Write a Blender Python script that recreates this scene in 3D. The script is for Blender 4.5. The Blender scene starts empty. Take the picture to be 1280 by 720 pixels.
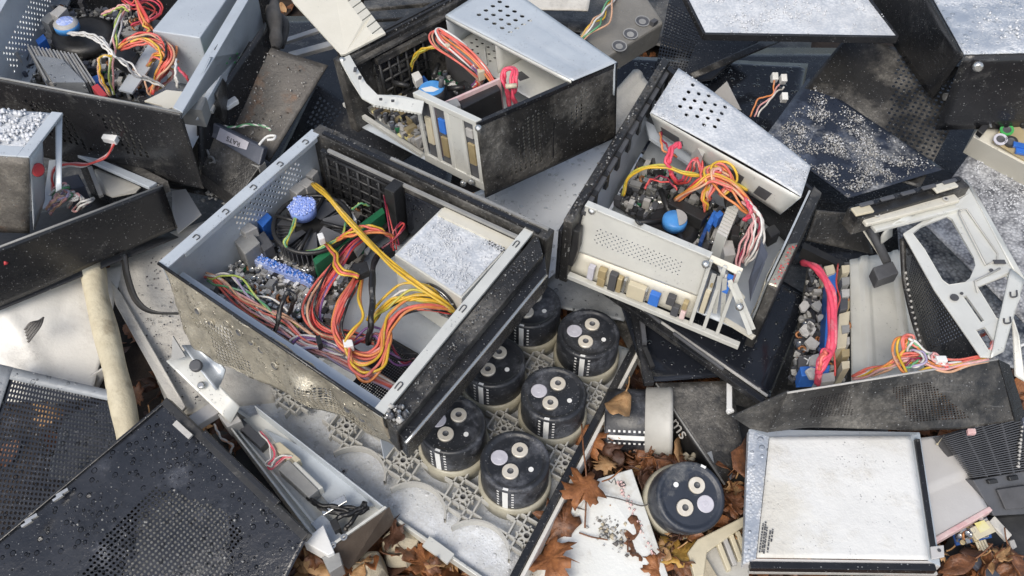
import bpy, math, random
from mathutils import Vector, Matrix, noise
R = math.radians
random.seed(7)
S = bpy.context.scene
COL = S.collection
V = Vector

# ------------------------------------------------------------------ camera
PITCH, FOC, DIST, ZREF = 50.0, 1065.0, 1.15, 0.15
CAM = V((0, -DIST * math.cos(R(PITCH)), ZREF + DIST * math.sin(R(PITCH))))
FWD = V((0, math.cos(R(PITCH)), -math.sin(R(PITCH))))
RGT = V((1, 0, 0))
UPV = RGT.cross(FWD)


def ray(px, py):
    return (FWD + RGT * ((px - 640) / FOC) - UPV * ((py - 360) / FOC)).normalized()


def P(px, py, z):
    """point at height z that stands where the photograph shows it"""
    d = ray(px, py)
    return CAM + d * ((z - CAM.z) / d.z)


def PL(*pts):
    return [P(*p) for p in pts]


cam = bpy.data.cameras.new('camera')
cam.sensor_width = 36
cam.lens = 36 * FOC / 1280
cam.clip_start, cam.clip_end = 0.02, 200
camo = bpy.data.objects.new('camera', cam)
COL.objects.link(camo)
camo.location = CAM
camo.rotation_euler = (R(90 - PITCH), 0, 0)
S.camera = camo


# ------------------------------------------------------------------ materials
def mat(name, c1, c2=None, scale=9, rough=.5, metal=0., dust=None, damt=.0, dscale=7, specks=0., speck_col=(.34, .345, .35),
        bump=.15, bscale=90, frost=0., fscale=260, fcol=(.72, .735, .75), coat=0., stain=None, samt=0., sscale=14, drops=0., fb=.34, scratch=0.):
    m = bpy.data.materials.new(name)
    m.use_nodes = True
    nt = m.node_tree
    N, L = nt.nodes, nt.links
    N.clear()
    out = N.new('ShaderNodeOutputMaterial')
    b = N.new('ShaderNodeBsdfPrincipled')
    L.new(b.outputs[0], out.inputs[0])
    tc = N.new('ShaderNodeTexCoord')
    oi = N.new('ShaderNodeObjectInfo')
    va_ = N.new('ShaderNodeVectorMath')
    va_.operation = 'MULTIPLY_ADD'
    cx = N.new('ShaderNodeCombineXYZ')
    for k in range(3):
        L.new(oi.outputs['Random'], cx.inputs[k])
    L.new(cx.outputs[0], va_.inputs[0])
    va_.inputs[1].default_value = (11, 17, 5)
    L.new(tc.outputs['Object'], va_.inputs[2])
    co = va_.outputs[0]

    def noi(sc, det=6, ro=.6, off=0):
        mp = N.new('ShaderNodeMapping')
        mp.inputs['Location'].default_value = (off, off * .7, off * 1.3)
        L.new(co, mp.inputs[0])
        n = N.new('ShaderNodeTexNoise')
        n.inputs['Scale'].default_value = sc
        n.inputs['Detail'].default_value = det
        n.inputs['Roughness'].default_value = ro
        L.new(mp.outputs[0], n.inputs[0])
        return n.outputs[0]

    def ramp(src, a, bb):
        r = N.new('ShaderNodeMapRange')
        r.inputs[1].default_value = a
        r.inputs[2].default_value = bb
        L.new(src, r.inputs[0])
        return r.outputs[0]

    def math_(op, a, bb):
        q = N.new('ShaderNodeMath')
        q.operation = op
        for i, x in enumerate((a, bb)):
            if isinstance(x, (int, float)):
                q.inputs[i].default_value = x
            else:
                L.new(x, q.inputs[i])
        return q.outputs[0]

    def mix(fac, a, bb):
        q = N.new('ShaderNodeMix')
        q.data_type = 'RGBA'
        if isinstance(fac, (int, float)):
            q.inputs[0].default_value = fac
        else:
            L.new(fac, q.inputs[0])
        for i, x in ((6, a), (7, bb)):
            if isinstance(x, tuple):
                q.inputs[i].default_value = (*x[:3], 1)
            else:
                L.new(x, q.inputs[i])
        return q.outputs[2]

    col = mix(ramp(noi(scale * 3), .3, .7), c1, c2 or tuple(x * .7 for x in c1))
    ro = math_('ADD', math_('MULTIPLY', noi(scale * 4, off=3), .3), rough - .15)
    met = metal
    hgt = math_('MULTIPLY', noi(bscale, 5, .7, 1), bump)
    if stain:
        f = ramp(noi(sscale, 7, .65, 9), .62 - samt * .3, .72 - samt * .3)
        col = mix(math_('MULTIPLY', f, .85), col, stain)
    if dust:
        f = ramp(noi(dscale, 9, .68, 5), .75 - damt * .5, 1.0 - damt * .5)
        f2 = math_('MULTIPLY', f, ramp(noi(220, 3, .7, 2), .3, .62))
        f = math_('MAXIMUM', math_('MULTIPLY', f, .55), f2)
        col = mix(f, col, dust)
        ro = math_('ADD', ro, math_('MULTIPLY', f, .4))
        hgt = math_('ADD', hgt, math_('MULTIPLY', f2, .25))
    if scratch:
        mp = N.new('ShaderNodeMapping')
        mp.inputs['Scale'].default_value = (6, 160, 60)
        mp.inputs['Rotation'].default_value = (0, 0, .7)
        L.new(co, mp.inputs[0])
        n = N.new('ShaderNodeTexNoise')
        n.inputs['Scale'].default_value = 1.5
        n.inputs['Detail'].default_value = 4
        L.new(mp.outputs[0], n.inputs[0])
        f = math_('MULTIPLY', math_('MULTIPLY', ramp(n.outputs[0], .66, .72), ramp(noi(5, 3, .5, 31), .5, .7)), scratch * .5)
        col = mix(f, col, (.42, .42, .42))
    if drops:      # raised water drops standing on the sheet
        vo = N.new('ShaderNodeTexVoronoi')
        vo.inputs['Scale'].default_value = 105
        L.new(co, vo.inputs['Vector'])
        sp = N.new('ShaderNodeSeparateColor')
        L.new(vo.outputs['Color'], sp.inputs[0])
        lim = math_('MULTIPLY', sp.outputs[0], .42)
        inside = math_('MULTIPLY', ramp(math_('SUBTRACT', lim, vo.outputs['Distance']), 0, .1),
                       math_('MULTIPLY', ramp(noi(9, 3, .6, 21), .34, .44), 1.0))
        hgt = math_('ADD', hgt, math_('MULTIPLY', inside, .9 * drops))
        ro = math_('SUBTRACT', ro, math_('MULTIPLY', inside, .3))
        col = mix(math_('MULTIPLY', inside, .28), col, tuple(x * .45 for x in c1))
    if specks:
        vo = N.new('ShaderNodeTexVoronoi')
        vo.inputs['Scale'].default_value = 330
        L.new(co, vo.inputs['Vector'])
        sp = N.new('ShaderNodeSeparateColor')
        L.new(vo.outputs['Color'], sp.inputs[0])
        lim = math_('MULTIPLY', sp.outputs[1], .34)
        f = ramp(math_('SUBTRACT', lim, vo.outputs['Distance']), 0, .06)
        f = math_('MULTIPLY', f, ramp(noi(14, 4, .6, 13), .62 - .35 * specks, .72 - .3 * specks))
        f = math_('MULTIPLY', f, ramp(sp.outputs[2], .3, 1.0))
        col = mix(math_('MULTIPLY', f, .8), col, speck_col)
        hgt = math_('ADD', hgt, math_('MULTIPLY', f, .4))
    if frost:
        f = ramp(noi(8, 7, .66, 17), .78 - frost * .62, .9 - frost * .62)
        vo = N.new('ShaderNodeTexVoronoi')
        vo.inputs['Scale'].default_value = fscale
        L.new(co, vo.inputs['Vector'])
        g = ramp(vo.outputs['Distance'], .75, .15)
        g2 = noi(fscale * .16, 5, .62, 4)
        g3 = noi(26, 5, .6, 8)
        f = math_('MULTIPLY', f, ramp(math_('ADD', math_('MULTIPLY', g, .22), math_('ADD', math_('MULTIPLY', g2, .75), math_('MULTIPLY', g3, .45))), .50, .86))
        fc_ = mix(ramp(g3, .3, .7), tuple(x * .78 for x in fcol), fcol)
        col = mix(math_('MULTIPLY', f, .92), col, fc_)
        ro = math_('ADD', ro, math_('MULTIPLY', f, .12))
        hgt = math_('ADD', hgt, math_('MULTIPLY', math_('MULTIPLY', f, math_('ADD', math_('MULTIPLY', g, .35), g2)), fb))
        met = math_('MULTIPLY', math_('SUBTRACT', 1.0, f), metal)
    L.new(col, b.inputs['Base Color'])
    cl = N.new('ShaderNodeClamp')
    L.new(ro, cl.inputs[0])
    cl.inputs[1].default_value = .06
    L.new(cl.outputs[0], b.inputs['Roughness'])
    if isinstance(met, (int, float)):
        b.inputs['Metallic'].default_value = met
    else:
        L.new(met, b.inputs['Metallic'])
    b.inputs['Coat Weight'].default_value = coat
    b.inputs['Coat Roughness'].default_value = .08
    bp = N.new('ShaderNodeBump')
    bp.inputs['Strength'].default_value = .9
    bp.inputs['Distance'].default_value = .0035
    L.new(hgt, bp.inputs['Height'])
    L.new(bp.outputs[0], b.inputs['Normal'])
    return m


GR = (.27, .26, .235)
M = {}
M['soil'] = mat('soil', (.018, .013, .010), (.05, .034, .024), 12, .85, bump=1., bscale=60)
M['steel'] = mat('galvanised_steel', (.56, .60, .63), (.45, .49, .53), 5, .40, .22, dust=(.30, .30, .28), damt=.3, specks=.5, bump=.12)
M['steel_in'] = mat('case_floor_steel', (.55, .59, .63), (.46, .50, .54), 3, .45, .15, dust=(.2, .19, .17), damt=.35, bump=.1, specks=.3)
M['pale'] = mat('pale_steel', (.70, .70, .65), (.58, .58, .54), 6, .36, .2, dust=(.22, .20, .17), damt=.3, specks=.4, bump=.1)
M['cream'] = mat('cream_metal', (.68, .65, .56), (.60, .57, .48), 4, .5, .1, dust=(.2, .17, .13), damt=.28, specks=.3, bump=.12)
M['black'] = mat('black_paint', (.012, .013, .015), (.022, .022, .024), 8, .24, 0, dust=(.2, .195, .18), damt=.36, dscale=9, specks=.75, bump=.22, bscale=70, scratch=.5)
M['black_dusty'] = mat('dusty_black_paint', (.016, .016, .016), (.03, .029, .028), 8, .33, 0, dust=(.25, .235, .21), damt=.54, dscale=10, specks=.9, bump=.45, bscale=80, scratch=.6)
M['black_wet'] = mat('wet_black_paint', (.010, .012, .017), (.018, .020, .026), 6, .12, 0, dust=(.14, .15, .18), damt=.18, dscale=6, specks=.4, bump=.08, bscale=30, drops=.35)
M['black_plastic'] = mat('black_plastic', (.013, .013, .014), (.03, .03, .03), 10, .42, 0, dust=(.22, .21, .19), damt=.3, dscale=16, specks=.3, bump=.18)
M['black_drop'] = mat('beaded_black_paint', (.013, .015, .020), (.026, .028, .034), 7, .17, 0, dust=(.15, .16, .19), damt=.40, dscale=9, specks=.5, bump=.4, bscale=55, drops=1.)
M['brown_dark'] = mat('stained_dark_metal', (.055, .052, .048), (.11, .10, .09), 6, .5, .1, dust=(.36, .33, .28), damt=.5, stain=(.16, .075, .03), samt=.18, sscale=9, specks=.8, bump=.5)
M['frost'] = mat('frosted_steel', (.50, .53, .57), (.40, .43, .47), 6, .45, .1, frost=1.25, fb=.2, bump=.2)
M['frost_mid'] = mat('half_frosted_steel', (.40, .44, .50), (.30, .34, .40), 6, .36, .3, frost=.62, bump=.2, drops=.4, fscale=300)
M['frost_black'] = mat('frosted_black_paint', (.016, .021, .034), (.030, .038, .058), 7, .3, 0, frost=.36, bump=.4, fcol=(.62, .63, .64), fscale=230, dust=(.22, .27, .38), damt=.5)
M['frost_grey'] = mat('frosted_grey_paint', (.05, .055, .065), (.10, .10, .115), 7, .5, 0, frost=1.0, bump=.4, fcol=(.55, .56, .58), fscale=240)
M['frost_dark'] = mat('frost_flecked_dark_paint', (.022, .028, .040), (.045, .052, .07), 7, .3, 0, frost=.75, bump=.4, fcol=(.36, .38, .41), fscale=210, drops=.6)
M['greybrown'] = mat('grey_brown_metal', (.27, .255, .225), (.19, .18, .16), 6, .42, .2, dust=(.10, .09, .08), damt=.4, specks=.6, bump=.3)
M['silver'] = mat('wet_silver_sheet', (.74, .77, .81), (.64, .67, .72), 3, .26, .05, drops=1., bump=.12, specks=.4, frost=.2)
M['silver_dark'] = mat('dirty_silver_sheet', (.30, .32, .34), (.18, .19, .20), 5, .42, .15, dust=(.35, .35, .33), damt=.5, bump=.3, drops=.6, specks=.6)
M['tray'] = mat('speckled_tray_plate', (.60, .61, .61), (.50, .51, .51), 9, .40, .05, frost=.75, fscale=330, fcol=(.74, .77, .81), dust=(.32, .305, .27), damt=.45, dscale=13, bump=.3, specks=.9, speck_col=(.22, .24, .27), drops=.25, fb=.07)
M['lattice'] = mat('grey_plastic_lattice', (.50, .49, .45), (.40, .39, .36), 8, .5, 0, dust=(.16, .15, .12), damt=.3, bump=.1)
M['dentbeige'] = mat('dented_dusty_panel', (.58, .53, .42), (.32, .30, .25), 11, .26, .5, dust=(.10, .092, .08), damt=.56, dscale=11, bump=.8, bscale=45, specks=.8, drops=1.)
M['cap'] = mat('capacitor_black', (.014, .015, .018), (.028, .030, .035), 14, .35, 0, dust=(.20, .21, .24), damt=.5, dscale=26, specks=.6, bump=.15, scratch=.5)
M['capblue'] = mat('capacitor_blue_black', (.020, .025, .037), (.03, .037, .052), 14, .4, 0, dust=(.24, .24, .23), damt=.5, dscale=26, specks=.4, bump=.1)
M['capring'] = mat('aged_clear_ring', (.42, .39, .30), (.28, .26, .20), 12, .35, 0, dust=(.15, .13, .09), damt=.4, bump=.2)
M['terminal'] = mat('terminal_metal', (.72, .68, .60), (.60, .54, .44), 30, .35, .2, dust=(.28, .22, .15), damt=.3, dscale=40, bump=.1)
M['vent_disc'] = mat('vent_disc', (.56, .55, .60), (.46, .45, .50), 30, .5, 0, bump=.1)
M['white'] = mat('white_print', (.78, .78, .76), (.70, .70, .68), 10, .5)
M['paper'] = mat('white_reflector_sheet', (.70, .70, .68), (.65, .65, .63), 5, .42, 0, dust=(.50, .47, .41), damt=.44, dscale=14, bump=.5, bscale=45, stain=(.60, .58, .52), samt=.14, sscale=5, specks=.35)
M['whitedirty'] = mat('dirty_white_panel', (.74, .75, .72), (.66, .67, .64), 4, .4, .1, stain=(.42, .36, .26), samt=.26, sscale=7, dust=(.24, .21, .16), damt=.36, dscale=10, bump=.2)
M['greypanel'] = mat('grey_plastic_sheet', (.52, .51, .50), (.45, .44, .43), 4, .5, 0, dust=(.2, .18, .16), damt=.22, bump=.12)
M['styro'] = mat('dusty_grey_board', (.62, .60, .55), (.50, .48, .44), 6, .75, 0, dust=(.20, .185, .165), damt=.5, dscale=9, bump=.8, bscale=60)
M['housing'] = mat('offwhite_housing', (.74, .72, .67), (.64, .62, .57), 4, .45, 0, dust=(.22, .20, .18), damt=.45, dscale=6, bump=.25, scratch=.25)
M['bamboo'] = mat('pale_wood', (.62, .56, .41), (.50, .44, .31), 14, .6, 0, dust=(.26, .22, .15), damt=.5, dscale=16, bump=.7, bscale=50, stain=(.34, .29, .20), samt=.2, sscale=22)
M['wooddark'] = mat('grey_weathered_wood', (.16, .15, .14), (.08, .075, .07), 14, .8, 0, bump=1., bscale=50)
M['blue'] = mat('blue_plastic', (.05, .19, .62), (.035, .14, .48), 20, .4, 0, frost=.3, bump=.1)
M['bluefrost'] = mat('frosted_blue_plastic', (.26, .36, .76), (.16, .27, .68), 25, .5, 0, frost=.6, fcol=(.55, .62, .85), bump=.5)
M['bluefan'] = mat('blue_fan_label', (.06, .25, .62), (.10, .34, .70), 25, .35)
M['green'] = mat('green_circuit_board', (.02, .16, .07), (.015, .11, .05), 30, .4, 0, bump=.2)
M['pcb'] = mat('dusty_circuit_board', (.22, .21, .19), (.13, .125, .115), 24, .6, 0, dust=(.36, .34, .31), damt=.62, dscale=16, bump=.9, bscale=120, specks=.7)
M['pcbdark'] = mat('dark_circuit_board', (.03, .03, .028), (.05, .048, .042), 24, .5, 0, dust=(.26, .25, .22), damt=.4, bump=.7, bscale=120, specks=.5)
M['pcbblue'] = mat('blue_circuit_board', (.02, .075, .26), (.02, .06, .2), 24, .4, 0, dust=(.3, .3, .3), damt=.25, bump=.3)
M['slotcream'] = mat('cream_slot', (.58, .52, .38), (.5, .45, .33), 20, .5)
M['grey'] = mat('grey_plastic', (.22, .22, .215), (.30, .30, .29), 14, .5, 0, dust=(.4, .38, .35), damt=.35, bump=.2)
M['dgrey'] = mat('dark_grey_plastic', (.065, .068, .075), (.09, .092, .10), 14, .45, 0, dust=(.25, .25, .25), damt=.3, bump=.2)
M['bluegrey'] = mat('blue_grey_plastic', (.085, .095, .125), (.07, .08, .105), 12, .4, 0, dust=(.25, .25, .25), damt=.22, bump=.1)
M['lgrey'] = mat('light_grey_plastic', (.46, .45, .43), (.36, .35, .33), 14, .5, 0, dust=(.18, .17, .15), damt=.35, bump=.3)
M['chrome'] = mat('bright_metal', (.60, .60, .58), (.5, .5, .48), 18, .25, .8, bump=.1)
M['brass'] = mat('brass_port', (.52, .42, .24), (.42, .33, .18), 18, .35, .4)
M['brownboard'] = mat('brown_stained_plate', (.06, .045, .035), (.11, .085, .065), 8, .6, 0, dust=(.2, .17, .14), damt=.35, bump=.3)
M['redmark'] = mat('red_paint_mark', (.50, .04, .05), (.42, .05, .05), 20, .5)
M['pinkstain'] = mat('pink_stain', (.60, .36, .36), (.70, .58, .55), 20, .5)
M['greenmark'] = mat('green_marker', (.05, .36, .08), None, 20, .5)
M['yellowlabel'] = mat('yellow_label', (.62, .56, .16), (.66, .62, .42), 30, .5)
M['ink'] = mat('dark_ink', (.08, .08, .085), None, 20, .6)
M['stone'] = mat('pale_stone', (.52, .46, .34), (.38, .33, .24), 12, .85, 0, dust=(.2, .17, .12), damt=.4, bump=1., bscale=50)
M['ice'] = mat('ice_grain', (.70, .715, .74), (.56, .57, .59), 120, .3, 0, bump=.2)
M['lilac_ice'] = mat('bluish_ice', (.52, .58, .80), (.36, .44, .74), 120, .3, 0, bump=.2)
M['coppercoil'] = mat('copper_winding', (.48, .22, .10), (.32, .14, .06), 60, .35, .6, bump=.4, bscale=400)
M['grit'] = mat('grey_grit', (.52, .51, .48), (.34, .33, .31), 60, .7, 0, bump=.6)
LEAF = [mat('brown_leaf', (.25, .105, .045), (.09, .04, .022), 45, .36, dust=(.08, .04, .02), damt=.4, dscale=25, bump=.6, bscale=110),
        mat('orange_leaf', (.36, .145, .05), (.19, .07, .026), 45, .55, dust=(.14, .06, .03), damt=.35, dscale=25, bump=.6, bscale=110),
        mat('tan_leaf', (.50, .31, .15), (.34, .18, .075), 45, .6, dust=(.2, .10, .05), damt=.35, dscale=25, bump=.6, bscale=110),
        mat('dark_leaf', (.085, .038, .022), (.05, .025, .016), 18, .5, bump=.6, bscale=110),
        mat('yellow_leaf', (.50, .32, .07), (.40, .22, .05), 18, .55, dust=(.2, .1, .03), damt=.3, dscale=25, bump=.6, bscale=110)]
WIRE = {k: mat('wire_' + k, c, tuple(x * .75 for x in c), 30, .38, 0, dust=(.56, .54, .50), damt=.42, dscale=34, bump=.2) for k, c in dict(
    red=(.66, .08, .07), coral=(.74, .16, .12), orange=(.74, .26, .08), yellow=(.70, .44, .04), black=(.014, .014, .015), white=(.72, .70, .66),
    pink=(.70, .36, .35), hotpink=(.80, .09, .15), purple=(.20, .09, .26), green=(.12, .36, .17), peach=(.68, .40, .25), olive=(.52, .46, .07),
    grey=(.3, .3, .3), maroon=(.25, .02, .05), lime=(.42, .52, .12), lilac=(.42, .36, .52)).items()}


# ------------------------------------------------------------------ mesh builder
def get_root(o):
    while o.parent:
        o = o.parent
    return o


class MB:
    def __init__(self):
        self.v, self.f, self.mi, self.sm, self.mats = [], [], [], [], []

    def m(self, mt):
        if mt not in self.mats:
            self.mats.append(mt)
        return self.mats.index(mt)

    def face(self, ids, mi, sm=False):
        self.f.append(ids)
        self.mi.append(mi)
        self.sm.append(sm)

    def add(self, pts):
        i = len(self.v)
        self.v += [V(p) for p in pts]
        return i

    def prism(self, pts, ext, mt):
        """polygon pts swept by vector ext"""
        mi = self.m(mt)
        n = len(pts)
        i = self.add(pts)
        j = self.add([V(p) + ext for p in pts])
        nn = V((0, 0, 0))
        for k in range(n):
            nn += (V(pts[k]) - V(pts[0])).cross(V(pts[(k + 1) % n]) - V(pts[0]))
        fl = nn.dot(ext) > 0
        a, b = list(range(i, i + n)), list(range(j, j + n))
        self.face(a[::-1] if fl else a, mi)
        self.face(b if fl else b[::-1], mi)
        for k in range(n):
            q = [i + k, i + (k + 1) % n, j + (k + 1) % n, j + k]
            self.face(q if fl else q[::-1], mi)
        return self

    def box(self, c, x, y, z, mt):
        """centre and three half axes"""
        c, x, y, z = V(c), V(x), V(y), V(z)
        return self.prism([c - x - y - z, c + x - y - z, c + x + y - z, c - x + y - z], z * 2, mt)

    def tube(self, path, r, mt, seg=6, cap=True, taper=None):
        mi = self.m(mt)
        n = len(path)
        pv = None
        rings = []
        for k, p in enumerate(path):
            t = (path[min(k + 1, n - 1)] - path[max(k - 1, 0)])
            if t.length < 1e-9:
                t = V((0, 0, 1))
            t.normalize()
            if pv is None:
                a = t.cross(V((0, 0, 1)))
                if a.length < .1:
                    a = t.cross(V((1, 0, 0)))
            else:
                a = pv - t * pv.dot(t)
                if a.length < 1e-6:
                    a = t.cross(V((0, 0, 1)))
            a.normalize()
            pv = a
            b = t.cross(a)
            rr = r if taper is None else r * taper(k / (n - 1))
            rings.append(self.add([p + a * (rr * math.cos(2 * math.pi * s / seg)) + b * (rr * math.sin(2 * math.pi * s / seg)) for s in range(seg)]))
        for k in range(n - 1):
            for s in range(seg):
                s2 = (s + 1) % seg
                self.face([rings[k] + s, rings[k] + s2, rings[k + 1] + s2, rings[k + 1] + s], mi, True)
        if cap:
            self.face([rings[0] + s for s in range(seg)][::-1], mi)
            self.face([rings[-1] + s for s in range(seg)], mi)
        return self

    def lathe(self, p0, ax, prof, mt, seg=28, smooth=True):
        """profile [(r, h)] turned about axis ax from p0; mt may be a list, one per band"""
        ax = V(ax).normalized()
        a = ax.cross(V((0, 1, 0)))
        if a.length < .1:
            a = ax.cross(V((1, 0, 0)))
        a.normalize()
        b = ax.cross(a)
        rings = [self.add([p0 + ax * h + a * (r * math.cos(2 * math.pi * s / seg)) + b * (r * math.sin(2 * math.pi * s / seg)) for s in range(seg)]) for r, h in prof]
        for k in range(len(prof) - 1):
            mi = self.m(mt[k] if isinstance(mt, list) else mt)
            flat = abs(prof[k][1] - prof[k + 1][1]) < 1e-6
            for s in range(seg):
                s2 = (s + 1) % seg
                self.face([rings[k] + s, rings[k] + s2, rings[k + 1] + s2, rings[k + 1] + s], mi, smooth and not flat)
        self.face([rings[0] + s for s in range(seg)][::-1], self.m(mt[0] if isinstance(mt, list) else mt))
        self.face([rings[-1] + s for s in range(seg)], self.m(mt[-1] if isinstance(mt, list) else mt))
        return self

    def sheet(self, fn, nu, nv, mt, smooth=True):
        mi = self.m(mt)
        i = self.add([fn(a / nu, b / nv) for b in range(nv + 1) for a in range(nu + 1)])
        for b in range(nv):
            for a in range(nu):
                q = i + b * (nu + 1) + a
                self.face([q, q + 1, q + nu + 2, q + nu + 1], mi, smooth)
        return self

    def perf(self, fn, nu, nv, mt, hole, ratio=.34):
        """sheet whose cells where hole(u, v) is true carry a real eight-sided hole"""
        mi = self.m(mt)
        i = self.add([fn(a / nu, b / nv) for b in range(nv + 1) for a in range(nu + 1)])
        for b in range(nv):
            for a in range(nu):
                q = [i + b * (nu + 1) + a, i + b * (nu + 1) + a + 1, i + (b + 1) * (nu + 1) + a + 1, i + (b + 1) * (nu + 1) + a]
                uc, vc = (a + .5) / nu, (b + .5) / nv
                if hole(uc, vc):
                    o = self.add([fn((a + .5 + ratio * math.cos(R(-157.5 + 45 * k))) / nu, (b + .5 + ratio * math.sin(R(-157.5 + 45 * k))) / nv) for k in range(8)])
                    # octagon verts 0,1 flank corner 0 ... walk round
                    for c in range(4):
                        o0, o1 = o + (2 * c) % 8, o + (2 * c + 1) % 8
                        o2 = o + (2 * c + 2) % 8
                        self.face([q[c], o1, o0], mi)
                        self.face([q[c], q[(c + 1) % 4], o2, o1], mi)
                else:
                    self.face(q, mi, True)
        return self

    def oct(self, c, r, mt, rnd):
        mi = self.m(mt)
        rv = lambda: r * rnd.uniform(.55, 1.25)
        i = self.add([c + V((rv(), 0, 0)), c + V((0, rv(), 0)), c + V((-rv(), 0, 0)), c + V((0, -rv(), 0)), c + V((0, 0, rv())), c - V((0, 0, rv()))])
        for k in range(4):
            self.face([i + k, i + (k + 1) % 4, i + 4], mi, True)
            self.face([i + (k + 1) % 4, i + k, i + 5], mi, True)

    def build(self, name, parent=None, solid=0, bevel=0, label=None, kind=None):
        me = bpy.data.meshes.new(name)
        if parent:
            org = get_root(parent).location.copy()
        else:
            org = sum(self.v, V()) / len(self.v)
            org.z = min(p.z for p in self.v)
        me.from_pydata([tuple(p - org) for p in self.v], [], self.f)
        for k, p in enumerate(me.polygons):
            p.material_index = self.mi[k]
            p.use_smooth = self.sm[k]
        for x in self.mats:
            me.materials.append(M[x] if isinstance(x, str) else x)
        o = bpy.data.objects.new(name, me)
        COL.objects.link(o)
        if parent:
            o.parent = parent
        else:
            o.location = org
        if bevel:
            bm_ = o.modifiers.new('bevel', 'BEVEL')
            bm_.width = bevel
            bm_.segments = 2
            bm_.limit_method = 'ANGLE'
            bm_.angle_limit = R(50)
        if solid:
            sd = o.modifiers.new('solidify', 'SOLIDIFY')
            sd.thickness = solid
            sd.offset = 0
        if label:
            o['label'] = label
        if kind:
            o['kind'] = kind
        return o


def tag(o, label, cat, group=None, kind=None):
    o['label'] = label
    o['category'] = cat
    if group:
        o['group'] = group
    if kind:
        o['kind'] = kind
    return o


def thing(name, loc, label, cat, group=None):
    o = bpy.data.objects.new(name, None)
    o.empty_display_size = .05
    COL.objects.link(o)
    o.location = loc
    return tag(o, label, cat, group)


def nz(p, f, seed=0):
    return noise.noise(V((p.x * f + seed * 13.1, p.y * f - seed * 7.7, p.z * f + seed * 3.3)))


def surf(c, amp=.0015, freq=9, seed=0, hump=None):
    """quad corners c (00,10,11,01) -> displaced surface function"""
    c = [V(x) for x in c]
    n = (c[1] - c[0]).cross(c[3] - c[0]).normalized()

    def fn(u, v):
        p = c[0] * (1 - u) * (1 - v) + c[1] * u * (1 - v) + c[2] * u * v + c[3] * (1 - u) * v
        d = amp * (nz(p, freq, seed) + .5 * nz(p, freq * 2.7, seed + 1))
        if hump:
            d += hump(u, v)
        return p + n * d
    return fn


def frame_n(pts):
    n = V((0, 0, 0))
    for k in range(1, len(pts) - 1):
        n += (pts[k] - pts[0]).cross(pts[k + 1] - pts[0])
    n.normalize()
    return n if n.z > 0 else -n


def plate(pts, th, mt, mb=None):
    """flat polygon, its top where pts are, th thick downwards"""
    mb = mb or MB()
    return mb.prism(pts, -frame_n(pts) * th, mt)


class Fr:
    """local frame of a case: O, U corner, V corner, UV corner; w measured along the opening's normal"""

    def __init__(s, o, u, uv, v):
        s.o, s.u, s.uv, s.v = o, u, uv, v
        s.n = frame_n([o, u, uv, v])
        s.lu = ((u - o).length + (uv - v).length) / 2
        s.lv = ((v - o).length + (uv - u).length) / 2
        s.c = (o + u + uv + v) / 4

    def at(s, u, v, w=0):
        return s.o * (1 - u) * (1 - v) + s.u * u * (1 - v) + s.uv * u * v + s.v * (1 - u) * v + s.n * w

    def px(s, x, y, w=0):
        d = ray(x, y)
        q = s.c + s.n * w
        return CAM + d * ((q - CAM).dot(s.n) / d.dot(s.n))

    def quad(s, u0, u1, v0, v1, w):
        return [s.at(u0, v0, w), s.at(u1, v0, w), s.at(u1, v1, w), s.at(u0, v1, w)]

    def block(s, mb, u0, u1, v0, v1, w0, w1, mt):
        return mb.prism(s.quad(u0, u1, v0, v1, w0), s.n * (w1 - w0), mt)

    def pblock(s, mb, pix, wt, wb, mt):
        """prism whose top outline is where the photo shows it, at height wt, down to wb"""
        return mb.prism([s.px(x, y, wt) for x, y in pix], s.n * (wb - wt), mt)

    def wall(s, mb, a, b, w0, w1, mt, n=14, k=4, amp=.001, seed=0, hole=None, ratio=.34):
        """upright sheet between uv points a and b from w0 to w1"""
        c = [s.at(*a, w0), s.at(*b, w0), s.at(*b, w1), s.at(*a, w1)]
        fn = surf(c, amp, 12, seed)
        if hole:
            mb.perf(fn, n, k, mt, hole, ratio)
        else:
            mb.sheet(fn, n, k, mt)
        return mb


def spline(pts, per=7):
    p = [V(x) for x in pts]
    if len(p) < 3:
        return [p[0].lerp(p[-1], k / 6) for k in range(7)]
    p = [p[0] * 2 - p[1]] + p + [p[-1] * 2 - p[-2]]
    out = []
    for i in range(1, len(p) - 2):
        a, b, c, d = p[i - 1:i + 3]
        for k in range(per):
            t = k / per
            out.append(.5 * ((2 * b) + (c - a) * t + (2 * a - 5 * b + 4 * c - d) * t * t + (3 * b - a - 3 * c + d) * t ** 3))
    out.append(p[-2])
    return out


RW = random.Random(11)


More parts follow.
